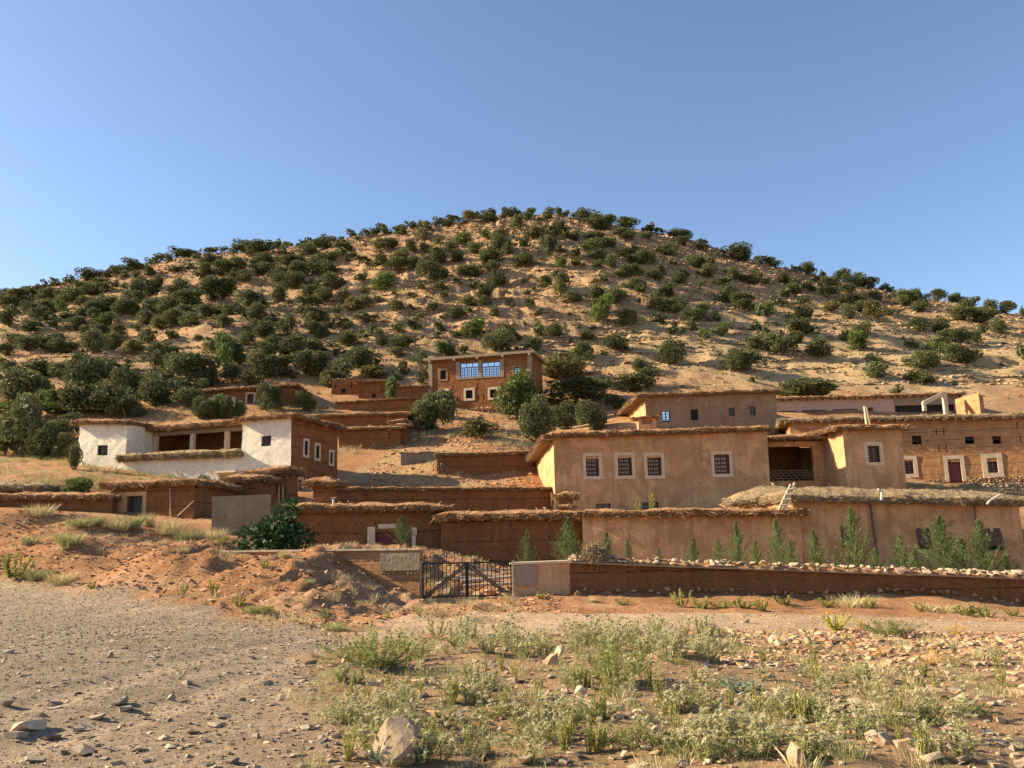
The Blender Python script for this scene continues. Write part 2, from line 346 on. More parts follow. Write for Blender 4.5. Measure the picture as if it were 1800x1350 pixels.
for x, y, z in ((-14, 57, 4.3), (-20, 56, 4.5), (-25, 58, 5.0), (-13, 48, 3.0), (-5, 47, 1.6), (3, 47, 1.6), (8, 50, 2.7), (18, 50, 2.7), (8, 58, 3.0), (18, 58, 3.2), (24, 58, 3.4), (10, 68, 5), (20, 68, 5), (14, 74, 8.5),
                (27, 48, 2.4), (20, 44, 1.8), (30, 58, 3.6), (38, 46, 2.5), (-5, 54, 1.9), (0, 54, 1.9), (-11, 53, 2.4), (-3, 58, 2.2), (2, 59, 2.2), (-9, 56, 2.3), (-3, 62.5, 5.0), (-8, 61, 4.9), (1, 63.5, 5.2)):
    cz(x, y, z)
SKY = [(-500, 594), (-250, 564), (0, 526), (130, 502), (200, 485), (300, 456), (420, 445), (520, 437), (610, 422), (700, 408), (800, 395), (900, 380), (960, 378), (1040, 388), (1120, 406),
       (1200, 424), (1240, 431), (1300, 457), (1370, 475), (1450, 493), (1560, 518), (1680, 534), (1800, 559), (2050, 604), (2300, 644)]
YR = 200.0
for px, py in SKY:
    r_ = at(px, py, YR); CP.append(tuple(r_))
    b_ = at(px, 700, 97)
    for f_, cv in ((0.3, 1.5), (0.62, 2.2)):
        q = b_.lerp(r_, f_); CP.append((q.x, q.y, q.z + cv))
    CP.append((r_.x * 1.1, 225, r_.z - 1.5)); CP.append((r_.x * 1.2, 270, r_.z - 22)); CP.append((r_.x * 1.5, 420, r_.z * 0.35))
for x in (-3000, -900, 0, 900, 3000):
    for y in (900, 3000): cz(x, y, -5)
for x in (-3000, -900, -300, 300, 900, 3000):
    for y in (-600, 20, 120): cz(x, y, 2 + max(0, y) * 0.1)
CPA = np.array(CP)
D = np.sqrt(((CPA[:, None, :2] - CPA[None, :, :2]) ** 2).sum(-1) + 1.0)
A_ = D + np.eye(len(CPA)) * -0.02
n_ = len(CPA)
BIG = np.zeros((n_ + 1, n_ + 1)); BIG[:n_, :n_] = A_; BIG[n_, :n_] = 1; BIG[:n_, n_] = 1
SOL = np.linalg.solve(BIG, np.concatenate([CPA[:, 2], [0]]))
def rbf(x, y):
    out = np.full(x.shape, SOL[-1])
    for i in range(n_):
        out += SOL[i] * np.sqrt((x - CPA[i, 0]) ** 2 + (y - CPA[i, 1]) ** 2 + 1.0)
    return out
def steps(lo, hi, f):
    o = [lo]
    while o[-1] < hi: o.append(o[-1] + f(o[-1]))
    return o
xr = steps(0.05, 3500, lambda x: max(0.12, min(1.05, x * 0.021)) if x < 135 else x * 0.04)
XS = np.array([-v for v in xr[::-1]] + xr)
YS = np.array([-1500, -700, -300, -150, -80, -40, -20, -10, -5, -2] + steps(0.0, 4000, lambda y: 0.5 if y < 4 else (max(0.11, min(0.95, y * 0.0135)) if y < 212 else y * 0.04)))
GX, GY = np.meshgrid(XS, YS)
GZ = rbf(GX, GY)
def sstep(a, b, x):
    t = np.clip((x - a) / (b - a), 0, 1); return t * t * (3 - 2 * t)
def in_poly(X, Y, P):
    P = np.array(P); ins = np.zeros(X.shape, bool); dist = np.full(X.shape, 1e9)
    for i in range(len(P)):
        x0, y0 = P[i]; x1, y1 = P[(i + 1) % len(P)]
        ins ^= ((y0 > Y) != (y1 > Y)) & (X < (x1 - x0) * (Y - y0) / (y1 - y0 + 1e-12) + x0)
        t = np.clip(((X - x0) * (x1 - x0) + (Y - y0) * (y1 - y0)) / ((x1 - x0) ** 2 + (y1 - y0) ** 2 + 1e-12), 0, 1)
        dist = np.minimum(dist, np.hypot(X - x0 - t * (x1 - x0), Y - y0 - t * (y1 - y0)))
    return np.where(ins, dist, -dist)
def xy(px, py, Y): v = at(px, py, Y); return (v.x, v.y)
GRAVEL = [(-70, 52), xy(-250, 1015, 37), xy(0, 1021, 33), xy(140, 1033, 30), xy(260, 1051, 27), xy(400, 1076, 22.5), xy(500, 1094, 19.5), xy(575, 1112, 17.5), xy(590, 1130, 15.2), xy(572, 1160, 12.5), xy(545, 1200, 10.2), xy(560, 1260, 8.2), xy(585, 1350, 6.4), (-0.6, 2), (-1, -40), (-70, -40)]
TRACK = [xy(585, 1112, 17.5), xy(700, 1090, 22), xy(800, 1082, 23.5), xy(1000, 1074, 25), xy(1200, 1070, 25.5), xy(1500, 1075, 25.5), xy(1800, 1088, 25), (45, 26), (45, 17), xy(1800, 1114, 18.3), xy(1500, 1112, 17.3), xy(1200, 1112, 16.9), xy(900, 1116, 16.4), xy(780, 1120, 16), xy(620, 1135, 14.8)]
near = GY < 60
sg = np.full(GX.shape, -50.0); st = np.full(GX.shape, -50.0)
sg[near] = in_poly(GX[near], GY[near], GRAVEL); st[near] = in_poly(GX[near], GY[near], TRACK)
wob = fbm(GX * 0.7, GY * 0.7, 4, 3) * 2.2
MG = sstep(-0.5, 0.7, sg + wob); MT = sstep(-0.7, 0.9, st + wob) * (1 - MG)
MHILL = sstep(88, 108, GY + fbm(GX * 0.08, GY * 0.08, 3, 9) * 30)
MVEG = sstep(16.5, 14.5, GY + fbm(GX * 0.5, GY * 0.5, 3, 4) * 2.0) * (1 - MG) * (1 - MT)
rough = (1 - MG * 0.85) * (1 - MT * 0.8)
# relief
detail_near = fbm(GX * 0.45, GY * 0.45, 4, 21) * 0.30 * rough + fbm(GX * 2.2, GY * 2.2, 4, 22) * 0.15 * rough + fbm(GX * 3.0, GY * 3.0, 3, 25) * 0.05
bank = sstep(-1.5, 2.5, -sg) * sstep(3.0, -4.0, GX - 0.0) * sstep(17, 22, GY) * sstep(46, 40, GY)
detail_bank = 1.25 * (fbm(GX * 0.55, GY * 0.30, 4, 41) * 0.75 + np.abs(fbm(GX * 1.3, GY * 0.7, 4, 42)) * -0.55 + fbm(GX * 4, GY * 4, 3, 43) * 0.14) * bank
hill_d = fbm(GX * 0.05, GY * 0.05, 4, 51) * 4.0 + fbm(GX * 0.22, GY * 0.22, 4, 52) * 1.1 + fbm(GX * 0.6, GY * 0.6, 4, 53) * 1.1
far_fade = sstep(230, 185, GY)
GZ = GZ + detail_near * sstep(100, 60, GY) * sstep(-2, 2, GY) + detail_bank
hz = GZ + hill_d * MHILL * (0.4 + 0.6 * far_fade) * sstep(203, 150, GY)**0.5
led = hz / 3.1 + fbm(GX * 0.03, GY * 0.03, 3, 61) * 3.0 + fbm(GX * 0.25, GY * 0.25, 3, 63) * 0.5
fr = led - np.floor(led)
amt = sstep(-0.12, 0.2, fbm(GX * 0.045, GY * 0.045, 3, 62)) * MHILL * sstep(96, 112, GY)
hz = hz + (sstep(0.55, 0.95, fr) - fr) * 2.2 * amt
crag = MHILL * sstep(150, 190, GY) * far_fade
hz = hz + (np.abs(fbm(GX * 0.5, GY * 0.5, 3, 71)) * 3.0 - 0.5) * crag
GZ = np.where(MHILL > 0, hz, GZ)
# soil colour layer
def mixa(a, b, t): return a + (np.array(b) - a) * t[..., None]
C = np.zeros(GX.shape + (3,)) + np.array((0.47, 0.24, 0.117))
n1 = fbm(GX * 0.35, GY * 0.35, 4, 81); n2 = fbm(GX * 0.06, GY * 0.06, 4, 82); n3 = fbm(GX * 1.4, GY * 1.4, 3, 83)
C = mixa(C, (0.385, 0.19, 0.09), sstep(0.0, 0.2, n1))
C = mixa(C, (0.52, 0.32, 0.19), sstep(0.05, 0.25, -n1) * 0.7)
C = mixa(C, (0.43, 0.285, 0.15), MHILL * 0.9)
C = mixa(C, (0.50, 0.27, 0.145), MHILL * sstep(-0.02, 0.14, n2) * sstep(150, 110, GY) * sstep(30, 0, GX))
C = mixa(C, (0.38, 0.235, 0.13), MHILL * sstep(140, 180, GY) * 0.8)
C = mixa(C, (0.51, 0.365, 0.20), MHILL * sstep(5, 40, GX) * sstep(150, 120, GY) * 0.8)
C = mixa(C, (0.43, 0.285, 0.165), MVEG * 0.9)
C = mixa(C, (0.58, 0.415, 0.265), MT)
C = mixa(C, (0.35, 0.27, 0.195), MG)
C = mixa(C, (0.47, 0.345, 0.235), MG * sstep(0.0, 0.2, fbm(GX * 0.2, GY * 0.35, 3, 84) + 0.25 * sstep(3, 0, sg)) * 0.6)
# paler packed wheel path across the gravel
def flat(px, py):
    u, t = ray(px, py); Y = 1.65 / -t; return (u * Y, Y)
WP = [flat(*q) for q in ((-150, 1330), (150, 1262), (330, 1200), (470, 1158), (560, 1132), (640, 1118), (800, 1104), (1100, 1096))]
wd = np.full(GX.shape, 1e9)
for (x0, y0), (x1, y1) in zip(WP[:-1], WP[1:]):
    t_ = np.clip(((GX - x0) * (x1 - x0) + (GY - y0) * (y1 - y0)) / ((x1 - x0) ** 2 + (y1 - y0) ** 2), 0, 1)
    wd = np.minimum(wd, np.hypot(GX - x0 - t_ * (x1 - x0), GY - y0 - t_ * (y1 - y0)))
rut = np.maximum(sstep(.55, .15, np.abs(wd - .75) + n1 * .5), .35 * sstep(1.6, .6, wd))
C = mixa(C, (0.50, 0.375, 0.265), rut * np.clip(MG + MT, 0, 1) * .75)
GZ = GZ - sstep(.45, .1, np.abs(wd - .75)) * .05 * np.clip(MG + MT, 0, 1)
# dry grassy ground behind the walls
MDG = sstep(0.0, 0.12, fbm(GX * 0.25, GY * 0.25, 3, 86)) * sstep(44, 50, GY) * sstep(98, 80, GY) * 0.5
C = mixa(C, (0.46, 0.34, 0.17), MDG)
ny, nx = GX.shape
I = np.arange(ny * nx).reshape(ny, nx)
Fq = np.stack([I[:-1, :-1], I[:-1, 1:], I[1:, 1:], I[1:, :-1]], -1).reshape(-1, 4)
me = np_mesh('ground', np.stack([GX, GY, GZ], -1).reshape(-1, 3), Fq, 'ground', smooth=True, col=C.reshape(-1, 3))
ground = tag(link('ground', me), kind='structure')
ground['label'] = 'stony red and tan ground rising from the gravel track to the hilltop'
def gh(x, y):
    x = np.asarray(x, float); y = np.asarray(y, float)
    i = np.clip(np.searchsorted(XS, x) - 1, 0, nx - 2); j = np.clip(np.searchsorted(YS, y) - 1, 0, ny - 2)
    fx = np.clip((x - XS[i]) / (XS[i + 1] - XS[i]), 0, 1); fy = np.clip((y - YS[j]) / (YS[j + 1] - YS[j]), 0, 1)
    return (GZ[j, i] * (1 - fx) + GZ[j, i + 1] * fx) * (1 - fy) + (GZ[j + 1, i] * (1 - fx) + GZ[j + 1, i + 1] * fx) * fy
def land(px, py, y0=5.0, y1=215.0):
    """where the sight line of a photograph pixel meets the ground, searching from depth y0"""
    for k in range(40):
        u, t = ray(px, py + k * 1.5)
        ys = np.arange(y0, y1, 0.1 if y1 < 60 else 0.25)
        hit = np.nonzero(gh(u * ys, ys) >= EYE + t * ys)[0]
        if len(hit):
            Y = ys[hit[0]]; return Vector((u * Y, Y, float(gh(u * Y, Y))))
    Y = y1 - 15; return Vector((u * Y, Y, float(gh(u * Y, Y))))
# ------------------------------------------------------------------ building kit
def nvec(p, f, a):
    v = mnoise.noise_vector(Vector((p[0] * f + 3.1, p[1] * f - 7.7, p[2] * f)))
    return Vector(v) * a
class Side:
    """one upright wall face, p0 left end, p1 right end as seen from outside (ground plan)"""
    def __init__(s, p0, p1):
        s.p0 = Vector(p0[:2]); s.p1 = Vector(p1[:2]); s.L = (s.p1 - s.p0).length
        s.e = (s.p1 - s.p0) / s.L; s.n = Vector((s.e.y, -s.e.x))
        s.holes = []
    def hit(s, px, py):
        u, t = ray(px, py)
        den = u * s.n.x + s.n.y
        Y = s.p0.dot(s.n) / den
        q = Vector((u * Y, Y)) - s.p0
        return q.dot(s.e), EYE + t * Y
    def P(s, a, z, d=0.0):
        q = s.p0 + s.e * a + s.n * d; return Vector((q.x, q.y, z))
    def rect(s, x0, y0, x1, y1):
        a = s.hit(x0, (y0 + y1) / 2)[0]; b = s.hit(x1, (y0 + y1) / 2)[0]
        z1 = s.hit((x0 + x1) / 2, y0)[1]; z0 = s.hit((x0 + x1) / 2, y1)[1]
        return min(a, b), max(a, b), min(z0, z1), max(z0, z1)
    def box(s, mb, s0, s1, z0, z1, d0, d1):
        e3 = Vector((s.e.x, s.e.y, 0)); n3 = Vector((s.n.x, s.n.y, 0))
        return mb.box(s.P(s0, z0, d0), e3 * (s1 - s0), n3 * (d1 - d0), Vector((0, 0, z1 - z0)))
    def build(s, T, name, mat, zb, zt0, zt1=None, amp=0.05, cell=0.45, thick=0.4, solid=False, parent=None, batter=0.0):
        zt1 = zt0 if zt1 is None else zt1
        ztm = max(zt0, zt1)
        ss = set([0.0, s.L]); zz = set([zb, ztm])
        k = max(1, int(s.L / cell)); ss |= {s.L * i / k for i in range(k + 1)}
        k = max(1, int((ztm - zb) / cell)); zz |= {zb + (ztm - zb) * i / k for i in range(k + 1)}
        fixs, fixz = {0.0, s.L}, {zb, ztm}
        for h in s.holes:
            fixs |= {h[0], h[1]}; fixz |= {h[2], h[3]}
        def thin(allv, fix):
            keep = sorted(fix)
            for v in allv:
                if all(abs(v - f) > 0.09 for f in keep): keep.append(v)
            return sorted(keep)
        ss = thin(ss, fixs); zz = thin(zz, fixz)
        V = []; F = []; idx = {}
        def top(a): return zt0 + (zt1 - zt0) * a / s.L
        def vert(i, j):
            if (i, j) in idx: return idx[(i, j)]
            a = ss[i]; z = zb + (zz[j] - zb) * (top(a) - zb) / (ztm - zb)
            p = s.P(a, z, -batter * (z - zb)); dv = nvec(p, 0.55, amp) + nvec(p, 2.3, amp * 0.35)
            p = p + Vector((dv.x, dv.y, 0))
            idx[(i, j)] = len(V); V.append(p); return idx[(i, j)]
        for i in range(len(ss) - 1):
            for j in range(len(zz) - 1):
                a, z = (ss[i] + ss[i + 1]) / 2, (zz[j] + zz[j + 1]) / 2
                if any(h[0] < a < h[1] and h[2] < z < h[3] for h in s.holes): continue
                F.append([vert(i, j), vert(i + 1, j), vert(i + 1, j + 1), vert(i, j + 1)])
        for h in s.holes:
            i0, i1 = ss.index(h[0]), ss.index(h[1]); j0, j1 = zz.index(h[2]), zz.index(h[3])
            loop = [(i, j0) for i in range(i0, i1)] + [(i1, j) for j in range(j0, j1)] + [(i, j1) for i in range(i1, i0, -1)] + [(i0, j) for j in range(j1, j0, -1)]
            o = [vert(*q) for q in loop]; inn = []
            n3 = Vector((s.n.x, s.n.y, 0))
            for q in o: inn.append(len(V)); V.append(V[q] - n3 * h[4])
            for k in range(len(o)):
                F.append([o[k], inn[k], inn[(k + 1) % len(o)], o[(k + 1) % len(o)]])
            if h[5]: F.append(inn)
        if solid:
            nz_ = len(zz) - 1; n3 = Vector((s.n.x, s.n.y, 0))
            fr_top = [vert(i, nz_) for i in range(len(ss))]
            bk_top = []; bk_bot = []
            for i in range(len(ss)):
                bk_top.append(len(V)); V.append(V[fr_top[i]] - n3 * thick)
            for i in range(len(ss)):
                q = V[bk_top[i]]; bk_bot.append(len(V)); V.append(Vector((q.x, q.y, zb)))
            for i in range(len(ss) - 1):
                F.append([fr_top[i], fr_top[i + 1], bk_top[i + 1], bk_top[i]]); F.append([bk_top[i], bk_top[i + 1], bk_bot[i + 1], bk_bot[i]])
            for i, rev in ((0, False), (len(ss) - 1, True)):
                f = [vert(i, j) for j in range(len(zz))] + [bk_top[i], bk_bot[i]]
                F.append(f if rev else f[::-1])
        mb = MB(); mb.add(V, F)
        return T.part(name, mb, mat, parent)
    def putlogs(s, zs, step, keep=0.6, size=0.09, x0=0.5):
        k = 0
        for z in zs:
            a = x0
            while a < s.L - 0.4:
                if random.random() < keep and not any(h[0] - 0.35 < a < h[1] + 0.35 and h[2] - 0.35 < z < h[3] + 0.35 for h in s.holes):
                    s.holes.append((a, a + size, z, z + size, 0.22, True))
                a += step
    def slot(s, x0, y0, x1, y1):
        r = s.rect(x0, y0, x1, y1); s.holes.append((r[0], max(r[1], r[0] + 0.07), r[2], r[3], 0.16, True))
def ring(side, mb, r, w, d0, d1, wb=None):
    a, b, c, d = r; wb = w if wb is None else wb
    side.box(mb, a - w, b + w, d, d + w, d0, d1); side.box(mb, a - w, b + w, c - wb, c, d0, d1)
    side.box(mb, a - w, a, c, d, d0, d1); side.box(mb, b, b + w, c, d, d0, d1)
    return mb
def window(T, side, px, style, sur=0.0, mat='cream', depth=0.28, rows=4, cols=4, proud=0.035, leafmat_='darkwood'):
    """px: opening rectangle in the photograph; call before side.build"""
    r = side.rect(*px); a, b, c, d = r
    side.holes.append((a, b, c, d, depth, False))
    fw = 0.055
    if sur:
        mb = ring(side, MB(), r, sur, -0.06, proud); win = T.part('window', mb, mat); frame_parent = win
        mb = MB(); ring(side, mb, (a + fw, b - fw, c + fw, d - fw), fw - 0.002, -depth + 0.02, -depth + 0.09)
        T.part('frame', mb, 'darkwood', win)
    else:
        mb = MB(); ring(side, mb, (a + fw, b - fw, c + fw, d - fw), fw - 0.002, -depth + 0.02, -depth + 0.09)
        win = T.part('window', mb, 'darkwood' if style != 'glass' else 'pipe')
    back = MB(); side.box(back, a - 0.05, b + 0.05, c - 0.05, d + 0.05, -depth - 0.05, -depth - 0.01)
    if style == 'glass':
        T.part('pane', back, 'glass', win)
        mb = MB(); h = d - c; w = b - a
        side.box(mb, a, b, c + h * 0.66, c + h * 0.66 + 0.07, -depth, -depth + 0.07)
        for i in range(1, 3): side.box(mb, a + w * i / 3 - .025, a + w * i / 3 + .025, c + h * .69, d, -depth, -depth + 0.05)
        for i in range(1, 5): side.box(mb, a + w * i / 5 - .035, a + w * i / 5 + .035, c, c + h * .66, -depth, -depth + 0.06)
        for i in range(5): side.box(mb, a + w * (i + .5) / 5 - .015, a + w * (i + .5) / 5 + .015, c, c + h * .66, -depth, -depth + 0.04)
        for i in range(1, 4): side.box(mb, a, b, c + h * .66 * i / 4 - .012, c + h * .66 * i / 4 + .012, -depth, -depth + 0.045)
        T.part('mullion', mb, 'pipe', win)
    elif style == 'blueglass':
        T.part('pane', back, 'glass', win)
        mb = MB(); side.box(mb, (a + b) / 2 - .04, (a + b) / 2 + .04, c, d, -depth, -depth + .06)
        for i in range(1, 4): side.box(mb, a, b, c + (d - c) * i / 4 - .02, c + (d - c) * i / 4 + .02, -depth, -depth + .05)
        T.part('mullion', mb, 'pipe', win)
    elif style == 'lattice':
        T.part('shutter', back, leafmat_, win)
        w = b - a; h = d - c
        mb = MB()
        for i in range(cols):
            for j in range(rows):
                x0 = a + w * (0.17 + 0.70 * i / cols); z0 = c + h * (0.12 + 0.80 * j / rows)
                side.box(mb, x0, x0 + w * 0.085, z0, z0 + h * 0.085, -depth - 0.02, -depth + 0.006)
        T.part('lattice', mb, 'slot', win)['kind'] = 'stuff'
        mb = MB(); side.box(mb, (a + b) / 2 - .025, (a + b) / 2 + .025, c, d, -depth - .008, -depth + .035)
        for j in range(rows + 1):
            z0 = c + h * (0.06 + 0.80 * j / rows); side.box(mb, a + fw, b - fw, z0, z0 + .03, -depth - .008, -depth + .025)
        T.part('rail', mb, 'darkwood', win)
    elif style == 'grille':
        T.part('pane', back, 'dark', win)
        mb = MB(); w = b - a; h = d - c
        for i in range(1, 5): side.box(mb, a + w * i / 5 - .012, a + w * i / 5 + .012, c, d, -depth + .1, -depth + .124)
        for j in range(1, 4): side.box(mb, a, b, c + h * j / 4 - .012, c + h * j / 4 + .012, -depth + .098, -depth + .122)
        for i in range(5):
            for zc in (c + h * .18, c + h * .82):
                p = side.P(a + w * (i + .5) / 5, zc, -depth + .11)
                q = [p + Vector((side.e.x * math.cos(k * 1.0472), side.e.y * math.cos(k * 1.0472), math.sin(k * 1.0472))) * w * .085 for k in range(6)]
                for k in range(6): mb.bar(q[k], q[(k + 1) % 6], 0.012, 4)
        T.part('grille', mb, 'iron', win)
    elif style == 'shutters':
        T.part('pane', back, 'dark', win)
        w = b - a
        for i in range(2):
            x0 = a + w * i / 2 + .015; x1 = x0 + w / 2 - .03
            mb = MB(); side.box(mb, x0, x1, c + .02, d - .02, -depth + .14, -depth + .18)
            sh = T.part('shutter', mb, 'shutter', win)
            mb = MB()
            n = 3
            for k in range(n):
                z0 = c + .08 + (d - c - .12) * k / n; side.box(mb, x0 + .07, x1 - .07, z0, z0 + (d - c) / n - .12, -depth + .178, -depth + .2)
            T.part('panel', mb, 'darkwood', sh)
    elif style == 'dull':
        T.part('pane', back, 'dullpane', win)
        mb = MB(); side.box(mb, (a + b) / 2 - .03, (a + b) / 2 + .03, c, d, -depth, -depth + .05)
        for k in (1, 2): side.box(mb, a, b, c + (d - c) * k / 3 - .02, c + (d - c) * k / 3 + .02, -depth, -depth + .045)
        T.part('mullion', mb, 'darkwood', win)
    else:
        T.part('pane', back, 'dark', win)
    return win
def door(T, side, px, mat, sur=0.0, surmat='cream', depth=0.2):
    r = side.rect(*px); a, b, c, d = r
    side.holes.append((a, b, c, d, depth, False))
    mb = MB(); side.box(mb, a - .03, b + .03, c - .03, d + .03, -depth - .06, -depth - .01)
    dr = T.part('door', mb, mat)
    mb = MB(); w = b - a
    n = 5
    for i in range(n): side.box(mb, a + w * i / n + .012, a + w * (i + 1) / n - .012, c, d, -depth - .015, -depth + .012)
    T.part('panel', mb, mat, dr)
    mb = MB(); side.box(mb, b - w * .16, b - w * .10, c + (d - c) * .45, c + (d - c) * .53, -depth + .012, -depth + .05)
    T.part('handle', mb, 'iron', dr)
    if sur:
        mb = MB(); side.box(mb, a - sur, b + sur, d, d + sur, -.05, .04)
        side.box(mb, a - sur, a, c, d, -.05, .04); side.box(mb, b, b + sur, c, d, -.05, .04)
        T.part('surround', mb, surmat, dr)
    return dr
def twigs(roots, outs, tang, n, lmin, lmax, wid, droop=(-0.5, 0.5), along=1.0):
    """short straws sticking out of an edge; arrays of root points, outward and tangent directions"""
    k = RNG.integers(0, len(roots), n)
    p = roots[k] + RNG.normal(0, 0.05, (n, 3)); o = outs[k]; t = tang[k]
    d = o * RNG.uniform(0.15, 1.0, (n, 1)) + t * RNG.normal(0, along, (n, 1)) + np.array([0, 0, 1.0]) * RNG.uniform(droop[0], droop[1], (n, 1))
    d /= np.linalg.norm(d, axis=1)[:, None]
    ln = RNG.uniform(lmin, lmax, (n, 1))
    r = RNG.normal(0, 1, (n, 3)); w = np.cross(d, r); w /= np.linalg.norm(w, axis=1)[:, None]; w *= wid * RNG.uniform(0.6, 1.5, (n, 1))
    a = p - d * ln * 0.35; b = p + d * ln * 0.65
    V = np.stack([a - w, a + w, b + w * 0.3, b - w * 0.3], 1).reshape(-1, 3)
    F = np.arange(4 * n).reshape(n, 4)
    return V, F, np.repeat(RNG.random(n), 4)
M['twig'] = leafmat('brush_twig', (0.13, 0.068, 0.030), (0.36, 0.21, 0.10), 0.1, (0.48, 0.31, 0.16))
M['greytwig'] = leafmat('grey_brush_twig', (0.15, 0.105, 0.055), (0.37, 0.275, 0.155), 0.1, (0.47, 0.37, 0.23))
def thatch(T, Q, thick=0.35, mats=('mud', 'brush', 'twig'), lump=0.15, dens=40, tl=(0.15, 0.5), tw=0.019, edges='FLRB', crown=0.12, beams=None, name='roof', sag=0.0, beam_r=0.07, cell=0.32, topd=9):
    """roof of brush bundles under mud. Q: front-left, front-right, back-right, back-left corners of its underside"""
    Q = [Vector(q) for q in Q]
    lu = max((Q[1] - Q[0]).length, (Q[2] - Q[3]).length); lv = max((Q[3] - Q[0]).length, (Q[2] - Q[1]).length)
    nu = max(4, min(90, int(lu / cell))); nv = max(4, min(50, int(lv / cell)))
    top = np.zeros((nv + 1, nu + 1, 3)); bot = np.zeros((nv + 1, nu + 1, 3))
    for j in range(nv + 1):
        for i in range(nu + 1):
            u, v = i / nu, j / nv
            p = Q[0].lerp(Q[1], u).lerp(Q[3].lerp(Q[2], u), v)
            de = min(u * lu, (1 - u) * lu, v * lv, (1 - v) * lv)
            nn = mnoise.noise(Vector((p.x * 0.9, p.y * 0.9, p.z + 5))) ; n2 = mnoise.noise(Vector((p.x * 2.6, p.y * 2.6, p.z)))
            prof = 0.70 + 0.30 * min(1, de / 0.5)
            z = p.z + thick * prof + crown * min(1, de / 1.5) + lump * (nn * 0.8 + n2 * 0.6)
            q = p.copy(); dz = 0
            if de < 1e-6:
                dv = nvec(p, 1.3, lump * 1.1) + nvec(p, 3.7, lump * 0.6); q += Vector((dv.x, dv.y, 0)); dz = dv.z * 0.7
            top[j, i] = (q.x, q.y, z); bot[j, i] = (q.x, q.y, p.z + dz + 0.3 * lump * n2)
    nV = (nv + 1) * (nu + 1)
    V = np.concatenate([top.reshape(-1, 3), bot.reshape(-1, 3)])
    Ii = np.arange(nV).reshape(nv + 1, nu + 1)
    Ft = np.stack([Ii[:-1, :-1], Ii[:-1, 1:], Ii[1:, 1:], Ii[1:, :-1]], -1).reshape(-1, 4)
    loop = np.concatenate([Ii[0, :-1], Ii[:-1, -1], Ii[-1, :0:-1], Ii[:0:-1, 0]])
    cen = V[:nV].mean(0)
    mid = (V[loop] + V[loop + nV]) / 2; o = mid - cen; o[:, 2] = 0; o /= np.linalg.norm(o, axis=1)[:, None] + 1e-9
    mid = mid + o * thick * 0.22 * RNG.uniform(0.2, 1.4, (len(loop), 1))
    V = np.concatenate([V, mid]); mI = np.arange(2 * nV, 2 * nV + len(loop)); nx1 = np.roll(loop, -1); mn = np.roll(mI, -1)
    Fs1 = np.stack([loop, mI, mn, nx1], -1); Fs2 = np.stack([mI, loop + nV, nx1 + nV, mn], -1)
    F = np.concatenate([Ft, Ft[:, ::-1] + nV, Fs1, Fs2])
    mi = np.concatenate([np.zeros(len(Ft)), np.ones(len(F) - len(Ft))])
    rf = T.np_part(name, V, F, list(mats[:2]), mi=mi)
    # brush sticking out of the chosen edges
    segs = {'F': (top[0], bot[0]), 'R': (top[:, -1], bot[:, -1]), 'B': (top[-1], bot[-1]), 'L': (top[:, 0], bot[:, 0])}
    for which, part in ((edges, 'brush_fringe'),):
        R_, O_, T_, n = [], [], [], 0
        for c in which:
            tp, bt = segs[c]
            ln = np.linalg.norm(np.diff(bt, axis=0), axis=1).sum(); n += int(ln * dens)
            kk = max(2, int(ln * 8)); f = np.linspace(0, 1, kk) * (len(tp) - 1); i0 = np.clip(f.astype(int), 0, len(tp) - 2); ft = (f - i0)[:, None]
            for h in (0.08, 0.3, 0.55, 0.85):
                e = (tp * h + bt * (1 - h)); pts = e[i0] * (1 - ft) + e[i0 + 1] * ft
                tg = e[i0 + 1] - e[i0]; tg /= np.linalg.norm(tg, axis=1)[:, None] + 1e-9
                oo = pts - cen; oo[:, 2] = 0; oo -= tg * (oo * tg).sum(1)[:, None]; oo[:, 2] = 0; oo /= np.linalg.norm(oo, axis=1)[:, None] + 1e-9
                R_.append(pts + oo * thick * 0.08); O_.append(oo); T_.append(tg)
        Vt, Ft_, rn = twigs(np.concatenate(R_), np.concatenate(O_), np.concatenate(T_), int(n * 1.3), tl[0], tl[1], tw)
        fo = T.np_part(part, Vt, Ft_, mats[2], rf, rnd=rn); fo['kind'] = 'stuff'
    if beams:
        for c in beams[0]:
            (a, b, inw) = {'F': (Q[0], Q[1], Q[3] - Q[0]), 'L': (Q[3], Q[0], Q[1] - Q[0]), 'R': (Q[1], Q[2], Q[0] - Q[1])}[c]
            k = int((b - a).length / beams[1]); iw = inw.normalized()
            for i in range(k):
                p = a.lerp(b, (i + 0.5 + random.uniform(-.15, .15)) / k) - Vector((0, 0, beam_r + 0.01))
                mb = MB(); mb.bar(p - iw * random.uniform(0.0, 0.12), p + iw * 1.1, beam_r * random.uniform(.8, 1.15), 7)
                T.part('beam', mb, 'wood', rf)
    # straw lying on the top
    if topd:
        if mats[0] == 'mud': topd *= .5
        n = int(lu * lv * topd); ii = RNG.integers(0, nu, n); jj = RNG.integers(0, nv, n); fu = RNG.random((n, 1)); fv = RNG.random((n, 1))
        P = (top[jj, ii] * (1 - fu) + top[jj, ii + 1] * fu) * (1 - fv) + (top[jj + 1, ii] * (1 - fu) + top[jj + 1, ii + 1] * fu) * fv
        d1 = np.tile(np.array([[1.0, 0, 0]]), (n, 1)); d2 = np.tile(np.array([[0, 1.0, 0]]), (n, 1))
        Vt, Ft_, rn = twigs(P + np.array([0, 0, .03]), d1 * RNG.choice([-1, 1], (n, 1)), d2, n, tl[0] * .8, tl[1] * .8, tw * 1.2, (-.1, .45), 1.0)
        T.np_part('loose_straw', Vt, Ft_, mats[2], rf, rnd=rn)['kind'] = 'stuff'
    return rf
